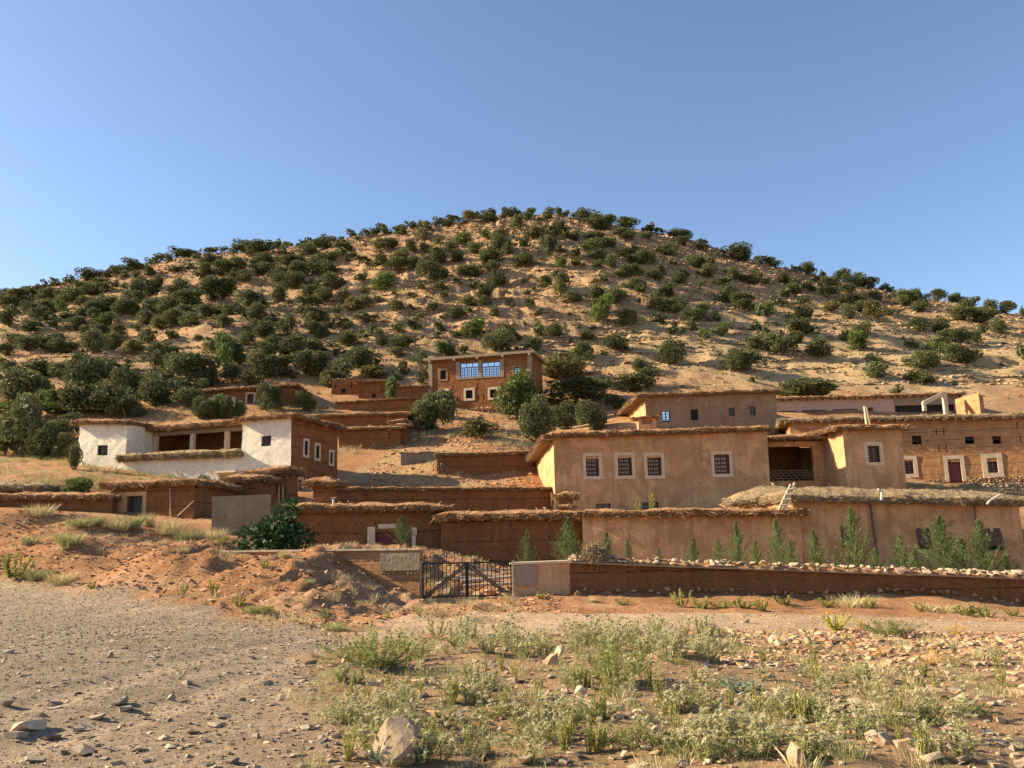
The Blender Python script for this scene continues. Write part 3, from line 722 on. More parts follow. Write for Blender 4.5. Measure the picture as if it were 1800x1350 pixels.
def quad_over(p0, p1, back, zf0, zf1, zb0, zb1, of=0.5, ob=0.3, ol=0.5, orr=0.5):
    """roof corners over a plan rectangle p0-p1 (front), depth vector back"""
    p0 = Vector(p0[:2]); p1 = Vector(p1[:2]); e = (p1 - p0).normalized(); bk = Vector(back[:2]); bn = bk.normalized()
    fl = p0 - e * ol - bn * of; fr_ = p1 + e * orr - bn * of; br = p1 + e * orr + bk + bn * ob; bl = p0 - e * ol + bk + bn * ob
    return [(fl.x, fl.y, zf0), (fr_.x, fr_.y, zf1), (br.x, br.y, zb1), (bl.x, bl.y, zb0)]
def coping_wall(name, label, a, b, top_a, top_b, zb, mat='brown', thick=0.45, cop=0.36, mats=('mud', 'brush', 'twig'), over=0.25, cat='wall', group=None, dens=45, put=None, holes=None, tl=(0.15, 0.5), cop_off=(0, 0), lump=0.11):
    """free-standing earth wall with a brush coping. a,b plan ends, top_* z of the wall under the coping"""
    T = Thing(name, ((a[0] + b[0]) / 2, (a[1] + b[1]) / 2, zb), label, cat, group)
    s = Side(a, b)
    if holes: holes(T, s)
    if put: s.putlogs(put, 0.95, 0.55, 0.08)
    s.build(T, 'wall', mat, zb, top_a, top_b, solid=True, thick=thick)
    bk = -s.n * thick
    Q = quad_over(a, b, bk, top_a, top_b, top_a, top_b, over, over, 0.12 + cop_off[0], 0.12 + cop_off[1])
    thatch(T, Q, cop, mats, lump, dens, tl, 0.02, 'FLR', 0.1, name='coping')
    return T, s
def box_house(T, s, depth, mat, zb, zf0, zf1, zk0, zk1, right=None, left=None, rmat=None, lmat=None, amp=0.05, cell=0.45, batter=0.0):
    """closes a house behind its front side s; returns right/left sides already built unless given"""
    bk = -s.n * depth
    r0, r1 = s.p1, s.p1 + bk; l1, l0 = s.p0, s.p0 + bk
    R_ = right or Side(r0, r1); L_ = left or Side(l0, l1); B_ = Side(r1, l0)
    s.build(T, 'front_wall', mat, zb, zf0, zf1, amp, cell)
    R_.build(T, 'side_wall', rmat or mat, zb, zf1, zk1, amp, cell)
    L_.build(T, 'side_wall', lmat or mat, zb, zk0, zf0, amp, cell)
    B_.build(T, 'back_wall', rmat or mat, zb, zk1, zk0, amp, 1.0)
def yaw_dir(deg): return Vector((math.cos(rad(deg)), -math.sin(rad(deg))))     # direction along a front that faces deg to the left
def front(pxl, pxr, py, Y, yaw, ref='L'):
    d = yaw_dir(yaw)
    p = at(pxl if ref == 'L' else pxr, py, Y); p = Vector((p.x, p.y))
    t = on_line(p, d, pxr if ref == 'L' else pxl, py)
    q = p + d * t
    return Side(p, q) if ref == 'L' else Side(q, p)
def plan(px, py, Y): v = at(px, py, Y); return Vector((v.x, v.y))
def zlow(*pts): return min(float(gh(p[0], p[1])) for p in pts) - 0.6

# ---------------- white house
s = front(136, 511, 800, 62, 18, 'R')
WF = s; bn = -s.n
sL = s.hit(221, 790)[0]; sR = s.hit(424, 790)[0]
dep = on_line(s.p1, bn, 593, 790)
cut = min(dep - 2.5, on_line(s.p0 + s.e * sL, bn, 268, 780))
zb = 3.6
T = Thing('white_house', (s.P(s.L / 2, zb).x, s.P(s.L / 2, zb).y, zb), 'whitewashed two-storey house with a pillared terrace between two blocks and a brown side wall', 'house')
zL = s.hit(150, 745)[1]; zL2 = s.hit(219, 746)[1]; zR0 = s.hit(426, 741)[1]; zR1 = s.hit(509, 735)[1]
zPar = s.hit(320, 806)[1]
fl = Side(s.p0, s.p0 + s.e * sL); fm = Side(s.p0 + s.e * sL, s.p0 + s.e * sR); fr_ = Side(s.p0 + s.e * sR, s.p1)
window(T, fl, (172, 780, 189, 798), 'grille', depth=0.16)
window(T, fr_, (460, 766, 477, 784), 'grille', depth=0.16)
zg = zb
fl.build(T, 'front_wall', 'white', zg, zL, zL2, 0.07)
fr_.build(T, 'front_wall', 'white', zg, zR0, zR1, 0.07)
# ground-floor door under the terrace
r = fm.rect(385, 831, 412, 862)
door(T, fm, (386, 834, 411, 870), 'palewood', 0.0)
fm.build(T, 'front_wall', 'white', zg, zPar, zPar, 0.06)
mb = MB(); fm.box(mb, r[0] - .15, r[1] + .35, r[3] - .02, r[3] + .12, -.02, .45); T.part('canopy', mb, 'cream')
mb = MB(); fm.box(mb, r[0] - .12, r[0] - .01, r[2], r[3] - .03, .002, .06); T.part('door_jamb', mb, 'palewood'); mb = MB(); fm.box(mb, r[1] + .01, r[1] + .12, r[2], r[3] - .03, .002, .06); T.part('door_jamb', mb, 'palewood')
# inner sides of the two blocks
il = Side(fl.p1, fl.p1 + bn * cut); il.build(T, 'side_wall', 'white', zPar - 1.2, zL2, zL2, 0.05)
il = Side(fl.p1 + bn * cut, fl.p1 + bn * dep); il.build(T, 'side_wall', 'brown', zPar - 1.2, zL2, zL2, 0.05)  # brown from the posts back: the loggia's inner shade is put into the wall colour
ir = Side(fr_.p0 + bn * dep, fr_.p0); ir.build(T, 'side_wall', 'white', zPar - 1.2, zR0, zR0, 0.05)
# terrace floor, loggia posts, beam, dark back room
mb = MB(); fm.box(mb, 0, fm.L, zPar - 1.2, zPar - 0.95, -dep, -0.1); T.part('terrace_floor', mb, 'concrete')
zBm = s.hit(330, 758)[1]
zBm = EYE + ray(330, 766)[1] * (fm.P(0, 0, -cut).y)
for i, px in enumerate((272, 336.5, 397)):
    q = fm.p0 + bn * cut; a = on_line(q, fm.e, px, 780)
    a = min(max(a, 0.18), fm.L - .2)
    mb = MB(); fm.box(mb, a - .17, a + .17, zPar - .95, zBm, -cut - .3, -cut); T.part('post', mb, 'cream')
mb = MB(); fm.box(mb, .02, fm.L - .02, zBm, zBm + .32, -cut - .36, -cut + .05); T.part('lintel', mb, 'concrete')
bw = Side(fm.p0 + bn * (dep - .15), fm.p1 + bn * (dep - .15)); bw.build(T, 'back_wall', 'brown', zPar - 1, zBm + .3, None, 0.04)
# right side in bare earth
rs = Side(s.p1, s.p1 + bn * dep)
for wpx in ((535, 775, 541, 800), (555, 783, 561, 806), (580, 795, 585, 815), (524, 843, 531, 864)):
    window(T, rs, wpx, 'dull', sur=0.18, depth=0.15)
zbk = EYE + ray(593, 772)[1] * rs.p1.y
rs.putlogs([zb + 1.9, zb + 2.9, zb + 4.9], 1.1, .6, .08)
rs.build(T, 'side_wall', 'red', zb, zR1, zR1 - .1, 0.05)
Side(s.p0 + bn * dep, s.p0).build(T, 'side_wall', 'white', zb, zL, zL, 0.05)
Side(s.p1 + bn * dep, s.p0 + bn * dep).build(T, 'back_wall', 'red', zb, zR1 - .1, zL, 0.05, 1.0)
thatch(T, quad_over(fl.p0, fl.p1, bn * dep, zL, zL2, zL, zL2, .45, .3, .3, .2), .36, edges='FLR', dens=60)
thatch(T, quad_over(fm.p0 + bn * (cut - .5), fm.p1 + bn * (cut - .5), bn * (dep - cut + .5), zBm + .33, zBm + .33, zBm + .45, zBm + .45, .3, .3, .3, -.05), .55, edges='F', dens=85, lump=.14)
thatch(T, quad_over(fr_.p0, fr_.p1, bn * dep, zR0, zR1, zR0 - .1, zR1 - .1, .45, .5, .35, .55), .38, edges='FLR', dens=60)
q0 = fm.p0 - fm.e * .35; q1 = fm.p1 + fm.e * .1
thatch(T, quad_over(q0, q1, bn * .45, zPar + .06, zPar - .16, zPar + .06, zPar - .16, .42, .1, 0, 0), .62, ('greymud', 'greybrush', 'greytwig'), edges='FL', dens=110, name='parapet_coping', lump=.13)

# ---------------- main tan house with the loggia and the tower
s = front(975, 1354, 840, 60, -6, 'L')
MH = s; bn = -s.n
dep = 13.0
zb = 1.8
T = Thing('tan_plaster_house', (s.P(s.L / 2, zb).x, s.P(s.L / 2, zb).y, zb), 'long tan clay-plastered house with four framed lattice windows, a dark loggia and a corner block', 'house')
zf0 = s.hit(980, 770)[1]; zf1 = s.hit(1350, 758)[1]
for wpx in ((1030, 801.5, 1053, 837), (1086, 800.5, 1111, 836), (1138, 801, 1163, 836), (1255.5, 798, 1282.5, 833)):
    window(T, s, wpx, 'lattice', sur=0.22, depth=0.22, leafmat_='shutter' if wpx[0] > 1200 else 'darkwood')
for wpx in ((1047, 883, 1074, 899), (1129, 881, 1157, 899), (1274, 880, 1296, 905)):
    window(T, s, wpx, 'dull', depth=0.2)
lw = Side(s.p0 + bn * dep, s.p0)
for t0, t1, za, zbb in ((0.30, 0.36, 5.8, 6.7), (0.55, 0.59, 4.2, 5.3)):
    lw.holes.append((lw.L * t0, lw.L * t1, za, zbb, .2, True))
zk0 = EYE + ray(935, 822)[1] * lw.p0.y
box_house(T, s, dep, 'plaster', zb, zf0, zf1, zk0, zf1 - .8, left=lw, amp=0.06)
thatch(T, quad_over(s.p0, s.p1, bn * dep, zf0, zf1, zk0, zf1 - .8, .5, .3, .75, .2), .40, edges='FL', dens=75, beams=('L', .55), crown=.1, tl=(.15, .5))
tp = s.p0 + s.e * (s.L - .01)
# tower front on the same line, loggia set back
sT0 = s.hit(1485, 800)[0]; sT1 = s.hit(1588, 800)[0]
tw_ = Side(s.p0 + s.e * sT0, s.p0 + s.e * sT1)
window(T, tw_, (1525.5, 783, 1547, 812.5), 'lattice', sur=0.24, depth=.22, rows=4, cols=2)
zt0 = tw_.hit(1488, 755)[1]; zt1 = tw_.hit(1582, 756)[1]
tw_.build(T, 'front_wall', 'plaster', zb, zt0, zt1, .06)
setb = on_line(tw_.p0, bn, 1447, 800)
Side(tw_.p0 + bn * setb, tw_.p0).build(T, 'side_wall', 'plaster', zb, zt0, zt0, .06)
Side(tw_.p1, tw_.p1 + bn * 8).build(T, 'side_wall', 'plaster', zb, zt1, zt1, .06)
lg = Side(s.p1 + bn * setb, tw_.p0 + bn * setb)
r = lg.rect(1340, 785, 1430, 846); zlt = r[3]
lg.holes.append((0.05, r[1], r[2], r[3], .3, False))
zlg = lg.hit(1400, 776)[1]
lg.build(T, 'front_wall', 'plaster', zb, zlg, zlg, .05)
mb = MB()
for z in np.arange(r[2] + .02, r[2] + 1.0, .2): lg.box(mb, .05, r[1], z, z + .03, -.2, -.12)
k = 0
for z in np.arange(r[2] + .05, r[2] + .8, .2):
    k += 1
    for a in np.arange(.2 + .2 * (k % 2), r[1], .42): lg.box(mb, a, a + .03, z, z + .17, -.19, -.13)
T.part('railing', mb, 'concrete')
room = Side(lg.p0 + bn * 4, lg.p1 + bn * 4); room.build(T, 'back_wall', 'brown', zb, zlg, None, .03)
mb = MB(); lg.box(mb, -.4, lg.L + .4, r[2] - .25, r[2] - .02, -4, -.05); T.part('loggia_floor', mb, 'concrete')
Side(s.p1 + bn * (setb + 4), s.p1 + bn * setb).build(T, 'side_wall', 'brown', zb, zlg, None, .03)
thatch(T, quad_over(lg.p0, lg.p1, bn * 5, zlg, zlg + .1, zlg, zlg, .9, .3, .2, .2), .38, edges='F', dens=95, lump=.12)
thatch(T, quad_over(tw_.p0, tw_.p1, bn * 8, zt0 - .05, zt1, zt0, zt1, .5, .3, .75, .45), .40, edges='FL', dens=85, lump=.13)
Side(tw_.p1 + bn * 8, lg.p0 + bn * 5).build(T, 'back_wall', 'plaster', zb, zlg, None, .03, 1.0)

# small plastered stair hood on the roof of the tan house
p = at(1138, 748, 71.5)
s = Side((p.x - .75, 71.5), (p.x + .75, 71.4))
T = Thing('stair_hood', (p.x, 71.5, p.z - 2.0), 'small clay stair hood with a brush lid rising behind the long tan roof', 'stair hood')
s.holes.append((.3, 1.15, p.z + .25 - .12, p.z + .5, .3, True))
box_house(T, s, 1.6, 'plaster', p.z - 2.0, p.z + .62, p.z + .62, p.z + .6, p.z + .6)
thatch(T, quad_over(s.p0, s.p1, -s.n * 1.6, p.z + .62, p.z + .62, p.z + .6, p.z + .6, .25, .2, .3, .25), .2, edges='FL', dens=50)

# ---------------- long rammed-earth house at the right
s = front(1392, 2010, 800, 74.5, 13, 'L')
DH = s; bn = -s.n
zb = zlow(s.P(s.L * .2, 0), s.P(s.L * .9, 0)) - .4
T = Thing('long_earth_house', (s.P(s.L / 2, zb).x, s.P(s.L / 2, zb).y, zb), 'long two-storey orange rammed-earth house with a red door and a flat grey straw roof', 'house')
for wpx in ((1602.6, 760, 1620, 776), (1695, 759.6, 1711.6, 773), (1743.6, 757.5, 1759, 772)):
    window(T, s, wpx, 'dark', depth=.3)
    r = s.rect(*wpx); mb = MB(); s.box(mb, r[0] - .45, r[1] + .45, r[3] + .01, r[3] + .12, -.1, .05); T.part('wooden_lintel', mb, 'wood')
window(T, s, (1589, 808, 1606, 833), 'lattice', sur=.32, depth=.25, cols=2)
window(T, s, (1735.5, 805, 1754, 831), 'lattice', sur=.38, depth=.25, cols=2)
door(T, s, (1667, 807, 1690, 846), 'reddoor', .3, 'cream', .25)
for wpx in ((1645, 745, 1646.5, 759), (1657, 745, 1659, 759), (1649, 775, 1651, 790), (1662, 775, 1664.5, 790), (1786, 730, 1788, 741), (1792, 756, 1794, 771), (1860, 760, 1862, 775)): s.slot(*wpx)
zf0 = s.hit(1400, 741)[1]; zf1 = s.hit(1800, 734)[1]; zf1 = zf0 + (zf1 - zf0) * s.L / s.hit(1800, 734)[0]
s.putlogs([s.hit(1640, y)[1] for y in (743, 760, 775, 790, 805, 820)], .78, .5, .075)
box_house(T, s, 9, 'orange', zb, zf0, zf1, zf0 - .1, zf1 - .1, amp=.06)
thatch(T, quad_over(s.p0, s.p1, bn * 9, zf0, zf1, zf0 - .1, zf1 - .1, .55, .3, .8, .3), .34, ('greymud', 'greybrush', 'greytwig'), edges='FL', dens=55, beams=('F', .75), beam_r=.085)
# rubble footing along its foot
def stone_course(T, name, s, a0, a1, z0f, rows, size, mat='stone', jit=.05, out=.10, parent=None, kind='stuff'):
    V = []; F = []; R_ = []; n = 0
    for k in range(rows):
        a = a0
        while a < a1:
            w = size * random.uniform(.7, 1.5); h = size * random.uniform(.6, .95)
            hv, hf = HULLS[random.randrange(len(HULLS))]
            z = z0f(a) + size * .75 * (k + .4) + random.uniform(-jit, jit)
            c = s.P(a + w / 2, z, out * random.uniform(.2, 1.0))
            rot = np.array(Matrix.Rotation(random.uniform(0, 6.28), 3, 'Y') @ Matrix.Rotation(random.uniform(-.4, .4), 3, 'X'))
            q = (hv @ rot.T) * np.array([w * .62, size * .5, h * .62])
            e = np.array([s.e.x, s.e.y, 0]); nn = np.array([s.n.x, s.n.y, 0])
            V.append(np.array(c) + q[:, :1] * e + q[:, 1:2] * nn + q[:, 2:] * np.array([0, 0, 1])); F.append(hf + n); n += len(hv); R_.append(np.full(len(hv), random.random()))
            a += w
    o = T.np_part(name, np.concatenate(V), np.concatenate(F), mat, parent, rnd=np.concatenate(R_)); o['kind'] = kind
    return o
def hull(npts, flat, rs):
    bm = bmesh.new()
    v = rs.normal(0, 1, (npts, 3)); v /= np.linalg.norm(v, axis=1)[:, None]; v *= rs.uniform(.75, 1.0, (npts, 1)); v[:, 2] *= flat
    for p in v: bm.verts.new(p)
    bmesh.ops.convex_hull(bm, input=bm.verts)
    bmesh.ops.delete(bm, geom=[x for x in bm.verts if not x.link_faces], context='VERTS')
    bmesh.ops.triangulate(bm, faces=bm.faces)
    bm.verts.index_update()
    V = np.array([x.co[:] for x in bm.verts]); F = np.array([[q.index for q in f.verts] for f in bm.faces]); bm.free()
    return V, F
rs_ = np.random.default_rng(3)
HULLS = [hull(9, .8, rs_) for _ in range(12)]
def block(rs, flat):
    bm = bmesh.new()
    k = rs.uniform(.45, 1.0, 8)
    for i, (a, b, c) in enumerate([(x, y, z) for x in (-1, 1) for y in (-1, 1) for z in (-1, 1)]):
        bm.verts.new((a * rs.uniform(.45, 1.05), b * rs.uniform(.45, 1.05), c * rs.uniform(.35, 1.0) * flat))
    for _ in range(3): bm.verts.new(rs.normal(0, .55, 3) * np.array([1.4, 1.4, flat]))
    bmesh.ops.convex_hull(bm, input=bm.verts)
    bmesh.ops.delete(bm, geom=[x for x in bm.verts if not x.link_faces], context='VERTS')
    bmesh.ops.triangulate(bm, faces=bm.faces); bm.verts.index_update()
    V = np.array([x.co[:] for x in bm.verts]); F = np.array([[q.index for q in f.verts] for f in bm.faces]); bm.free()
    return V, F
FLATS = [hull(int(rs_.integers(9, 14)), rs_.uniform(.32, .7), rs_) for _ in range(16)] + [block(rs_, rs_.uniform(.25, .5)) for _ in range(5)]
TINY = [hull(6, rs_.uniform(.55, .9), rs_) for _ in range(16)]
CHIPS = [block(rs_, rs_.uniform(.4, .9)) for _ in range(8)] + [hull(8, rs_.uniform(.5, .9), rs_) for _ in range(8)]
stone_course(T, 'stone_footing', s, s.hit(1700, 840)[0], s.L - 1, lambda a: s.hit(1720, 846)[1] - .15, 3, .24)
stone_course(T, 'stone_footing', s, s.hit(1606, 840)[0], s.hit(1660, 840)[0], lambda a: s.hit(1640, 846)[1] - .2, 2, .24)
# dry-stone wall in front of it
w0 = plan(1690, 852, 67.5); w1 = plan(1990, 860, 68.5); ws = Side(w0, w1)
T = Thing('dry_stone_wall', (w0.x, w0.y, float(gh(w0.x, w0.y))), 'low loose dry-stone wall in front of the red door house', 'wall')
stone_course(T, 'stone', ws, 0, ws.L, lambda a: ws.hit(1700, 862)[1] - .2, 4, .26, 'stone', .06, .3)
mb = MB(); ws.box(mb, 0, ws.L, ws.hit(1700, 862)[1] - 1, ws.hit(1700, 851)[1], -.35, -.02); T.part('core', mb, 'concrete')

# ---------------- grey-brown plastered house behind
s = front(1135, 1366, 720, 79, -5, 'L'); bn = -s.n
zb = zlow(s.p0, s.p1) - 1.5
T = Thing('grey_plaster_house', (s.P(s.L / 2, zb).x, s.P(s.L / 2, zb).y, zb), 'low grey-brown plastered house with four small windows under a brush roof', 'house')
window(T, s, (1164, 718, 1178, 738), 'blueglass', depth=.2)
window(T, s, (1214, 716, 1227, 735.5), 'grille', depth=.2)
window(T, s, (1280, 715, 1291, 731.5), 'dull', sur=.12, mat='greyplaster', depth=.2)
window(T, s, (1317, 713.5, 1328, 730), 'dull', sur=.12, mat='greyplaster', depth=.2)
zf0 = s.hit(1140, 699)[1]; zf1 = s.hit(1362, 690)[1]
dep = 10; lp = s.p0 + bn * dep
zk0 = EYE + ray(1114, 734)[1] * lp.y
zk0 = max(zk0, zf0 - 1.3)
box_house(T, s, dep, 'greyplaster', zb, zf0, zf1, zk0, zf1 - .8, lmat='plaster')
thatch(T, quad_over(s.p0, s.p1, bn * dep, zf0, zf1, zk0, zf1 - .8, .5, .3, .9, .3), .38, edges='FL', dens=60, beams=('L', .6))
pa = s.P(s.hit(1186, 707)[0], s.hit(1186, 707)[1], .45); mb = MB()
pts = [s.P(s.hit(1187 + 30 * t, 708 - 15 * (1 - (1 - t) ** 2))[0], s.hit(1187 + 30 * t, 708 - 15 * (1 - (1 - t) ** 2))[1], .5) for t in np.linspace(0, 1, 7)]
for a, b in zip(pts[:-1], pts[1:]): mb.bar(a, b, .03, 5)
T.part('bent_pipe', mb, 'palewood')

# ---------------- pink low house, its concrete frame and a lit earth gable
s = front(1364, 1690, 705, 87, -3, 'L'); bn = -s.n
zb = zlow(s.p0, s.p1) - .8
T = Thing('pink_plaster_house', (s.P(s.L / 2, zb).x, s.P(s.L / 2, zb).y, zb), 'low pink plastered house with dark wide openings behind the long earth house', 'house')
for wpx in ((1367, 720, 1400, 730), (1410, 719, 1452, 730), (1463, 717.5, 1507, 730), (1523, 715, 1536, 727), (1573, 711, 1680, 730)):
    window(T, s, wpx, 'dark', depth=.35)
zf0 = s.hit(1370, 703)[1]; zf1 = s.hit(1680, 695)[1]
box_house(T, s, 7, 'pinkplaster', zb, zf0, zf1, zf0, zf1)
thatch(T, quad_over(s.p0, s.p1, bn * 7, zf0, zf1, zf0, zf1, .45, .3, .3, .3), .30, edges='F', dens=45, beams=('F', .8), beam_r=.09)
mb = MB(); s.box(mb, s.hit(1571, 705)[0], s.L + .05, s.hit(1600, 711)[1], s.hit(1600, 700)[1], .003, .06); T.part('concrete_beam', mb, 'concrete')
f0 = plan(1624, 715, 80.5)
T = Thing('concrete_frame', (f0.x, f0.y, at(1624, 722, 80.5).z), 'bare pale concrete post and slanting beam standing over the flat roofs', 'frame')
a = at(1624, 722, 80.5); b = at(1624, 706, 80.5); c = at(1659, 689, 82.5); d = at(1661, 722, 82.5)
mb = MB(); mb.box(a, (.3, 0, 0), (0, .3, 0), (0, 0, b.z - a.z - 1.2 + 1.2)); T.part('post', mb, 'cream')
mb = MB(); mb.box(Vector((c.x - .1, c.y, d.z - 1)), (.38, 0, 0), (0, .35, 0), (0, 0, c.z - d.z + 1.0)); T.part('post', mb, 'cream')
dd = Vector((c.x - .12, c.y, c.z - .4)) - Vector((b.x, b.y, b.z - .35)); mb = MB(); mb.box(Vector((b.x, b.y, b.z - .35)), dd, (0, .33, 0), (0, 0, .42)); T.part('beam', mb, 'cream')
w0 = plan(1679, 705, 84); w1 = plan(1721, 705, 80.5); w2 = plan(1729, 705, 82)
T = Thing('earth_gable', (w1.x, w1.y, zb), 'sunlit orange earth gable wall standing alone on the upper terrace', 'wall')
s1 = Side(w0, w1); s1.build(T, 'wall', 'orange', zb, s1.hit(1683, 701)[1], s1.hit(1718, 691)[1], .08, cell=.35)
s2 = Side(w1, w2); s2.build(T, 'wall', 'orange', zb, s1.hit(1718, 691)[1], s1.hit(1718, 692)[1], .08, cell=.35)
Side(w2, w0).build(T, 'wall', 'orange', zb, s1.hit(1718, 692)[1], s1.hit(1683, 701)[1], .05)
# two weathered poles behind the tower roof
T = Thing('roof_poles', at(1526, 752, 66), 'pair of weathered wooden poles leaning together above the corner block', 'poles')
T.part('pole', MB().bar(at(1524, 752, 66), at(1519.5, 714, 66), .10, 7, .09), 'palewood'); T.part('pole', MB().bar(at(1531, 752, 66.2), at(1523.5, 716, 66.2), .09, 7, .07), 'wood')

# ---------------- upper house with the big glazed windows
s = front(754, 935, 680, 93, 14, 'L'); bn = -s.n
UH = s
zb = zlow(s.p0, s.p1) - 1.2
T = Thing('upper_earth_house', (s.P(s.L / 2, zb).x, s.P(s.L / 2, zb).y, zb), 'red earth house with two wide glazed windows and a concrete roof slab', 'house')
window(T, s, (809, 637.5, 841, 663), 'glass', depth=.12)
window(T, s, (847, 636, 879, 661.5), 'glass', depth=.12)
window(T, s, (774, 651, 784, 666.5), 'dark', sur=.22, depth=.3, mat='greyplaster')
window(T, s, (903.5, 645.5, 912.5, 660), 'blueglass', sur=.24, depth=.2, mat='greyplaster')
for wpx in ((819, 686, 831, 700.5), (861.5, 684.5, 873, 699), (775.5, 687, 787, 701)):
    window(T, s, wpx, 'dark', sur=.24, depth=.35, proud=.07)
for wpx in ((795, 677, 797, 687), (839, 674, 841, 684), (882, 673, 884, 682), (796, 697, 798, 706), (804, 696, 805.5, 706), (840.5, 694, 842.5, 703), (849, 693.5, 851, 703), (927, 641, 928.5, 651), (927, 660, 928.5, 667)): s.slot(*wpx)
zf0 = s.hit(756, 633)[1]; zf1 = s.hit(932, 624)[1]; zf = (zf0 + zf1) / 2
dep = 8.0; rsd = on_line(s.p1, bn, 947, 680); dep = max(5.5, min(9, rsd))
s.putlogs([s.hit(845, y)[1] for y in (670, 692)], .8, .45, .07)
box_house(T, s, dep, 'red', zb, zf, zf, zf, zf, amp=.05)
mb = MB(); o = s.P(-.55, zf + .002, .5); mb.box(o, Vector((s.e.x, s.e.y, 0)) * (s.L + 1.0), Vector((bn.x, bn.y, 0)) * (dep + 1.0), (0, 0, .28)); T.part('roof_slab', mb, 'concrete')
for a in (0.0, s.L - .42):
    mb = MB(); s.box(mb, a + .004, a + .416, zb, zf - .004, -.25, .075); T.part('column', mb, 'concrete')
r = s.rect(802, 634, 886, 665); r1 = s.rect(809, 637.5, 841, 663); r2 = s.rect(847, 636, 879, 661.5)
mb = MB(); s.box(mb, r[0], r1[0], r[2], min(r[3], zf - .01), -.05, .06); s.box(mb, r2[1], r[1], r[2], min(r[3], zf - .01), -.05, .06); s.box(mb, r1[1], r2[0], r[2], min(r[3], zf - .01), -.05, .06)
s.box(mb, r1[0], r1[1], r[2], r1[2], -.05, .055); s.box(mb, r2[0], r2[1], r[2], r2[2], -.05, .055); T.part('window_surround', mb, 'concrete')
for px in (757, 800, 841, 885, 932):
    a = s.hit(px, 632)[0]; mb = MB(); mb.bar(s.P(a, zf - .12, .55), s.P(a, zf - .12, .0), .1, 7); T.part('beam_end', mb, 'palewood')
stone_course(T, 'stone_footing', s, .3, s.L - .3, lambda a: s.hit(845, 732)[1] - .2, 6, .27, 'stone', .05, .18)

# ---------------- upper left house
s = front(356, 517, 700, 91, 4, 'L'); bn = -s.n
zb = zlow(s.p0, s.p1) - .6
T = Thing('upper_brown_house', (s.P(s.L / 2, zb).x, s.P(s.L / 2, zb).y, zb), 'low red-brown earth house half hidden by junipers on the slope behind the white house', 'house')
door(T, s, (434.5, 692.5, 446, 711), 'darkwood', .18, 'cream', .2)
window(T, s, (377, 704, 385, 716), 'dark', sur=.2, depth=.2)
zf0 = s.hit(360, 690)[1]; zf1 = s.hit(514, 680)[1]; dep = max(4.0, min(7.5, on_line(s.p1, bn, 553, 700)))
box_house(T, s, dep, 'red', zb, zf0, zf1, zf0 - .3, zf1 - .5)
r = s.rect(366, 698, 414, 712); mb = MB(); s.box(mb, r[0], r[1], r[2] - .6, r[3], .006, .05); T.part('lime_patch', mb, 'cream')
thatch(T, quad_over(s.p0, s.p1, bn * dep, zf0, zf1, zf0 - .3, zf1 - .5, .5, .3, .5, .5), .38, edges='FR', dens=45)

# ---------------- sheds between
def shed(name, label, pl, pr, py, Y, yaw, top_l, top_r, dep, mat='red', mats=('mud', 'brush', 'twig'), thick=.32, base=.8, wins=(), slots=(), ov=.35, dens=45, cat='shed', group=None, put=0, dr=None, lump=.1):
    s = front(pl, pr, py, Y, yaw, 'L'); bn = -s.n
    zb = zlow(s.p0, s.p1) - base
    T = Thing(name, (s.P(s.L / 2, zb).x, s.P(s.L / 2, zb).y, zb), label, cat, group)
    for w in wins: window(T, s, w, 'dark', depth=.25)
    for w in slots: s.slot(*w)
    if dr: door(T, s, *dr)
    z0 = s.hit(pl, top_l)[1]; z1 = s.hit(pr, top_r)[1]
    if put: s.putlogs([z0 - put * (k + 1) for k in range(2)], .85, .5, .07)
    box_house(T, s, dep, mat, zb, z0, z1, z0, z1)
    if mats: thatch(T, quad_over(s.p0, s.p1, bn * dep, z0, z1, z0, z1, ov, .2, ov, ov), thick, mats, lump, edges='FLR', dens=dens)
    return T, s, zb, z0, z1
shed('earth_shed', 'red earth shed with a single slit behind the white house', 596, 703, 765, 76, 2, 757, 754, 3.2, slots=((683, 761, 685, 772),), put=.9, thick=.30)
shed('long_shed', 'long low red shed with a thick brush roof stepping up behind the slit shed', 536, 716, 735, 80, 0, 735, 730, 4.5, thick=.36)
T, s, zb, z0, z1 = shed('ruined_room', 'small roofless red earth room with a square hole and stones along its top', 583, 630, 680, 95, 4, 667, 663, 3.5, mats=None, wins=((599.5, 682, 607.5, 690),), slots=((589, 673, 591, 682), (617, 672, 619, 681)))
stone_course(T, 'rim_stone', s, 0, s.L, lambda a: z0 + (z1 - z0) * a / s.L - .1, 1, .3, 'palestone', .05, -.1)
shed('byre', 'red earth byre with a dark low doorway and a brush roof', 630, 688, 690, 93.5, 2, 673, 671, 4.0, wins=((653.5, 691.5, 660, 704),), slots=((635, 683, 636.5, 689), (671.5, 681, 673, 691)), thick=.26)
coping_wall('terrace_wall', 'thin red earth wall running from the byre to the upper house', plan(688, 690, 93.2), plan(752, 690, 92.6), at(688, 682, 93.2).z, at(752, 679, 92.6).z, 15.0, 'red', cop=.15, dens=25)
coping_wall('terrace_wall', 'long earth wall with a pale brush coping below the byre', plan(594, 712, 89), plan(752, 705, 88.5), at(594, 709, 89).z, at(752, 700, 88.5).z, 12.5, 'red', cop=.2, dens=40)
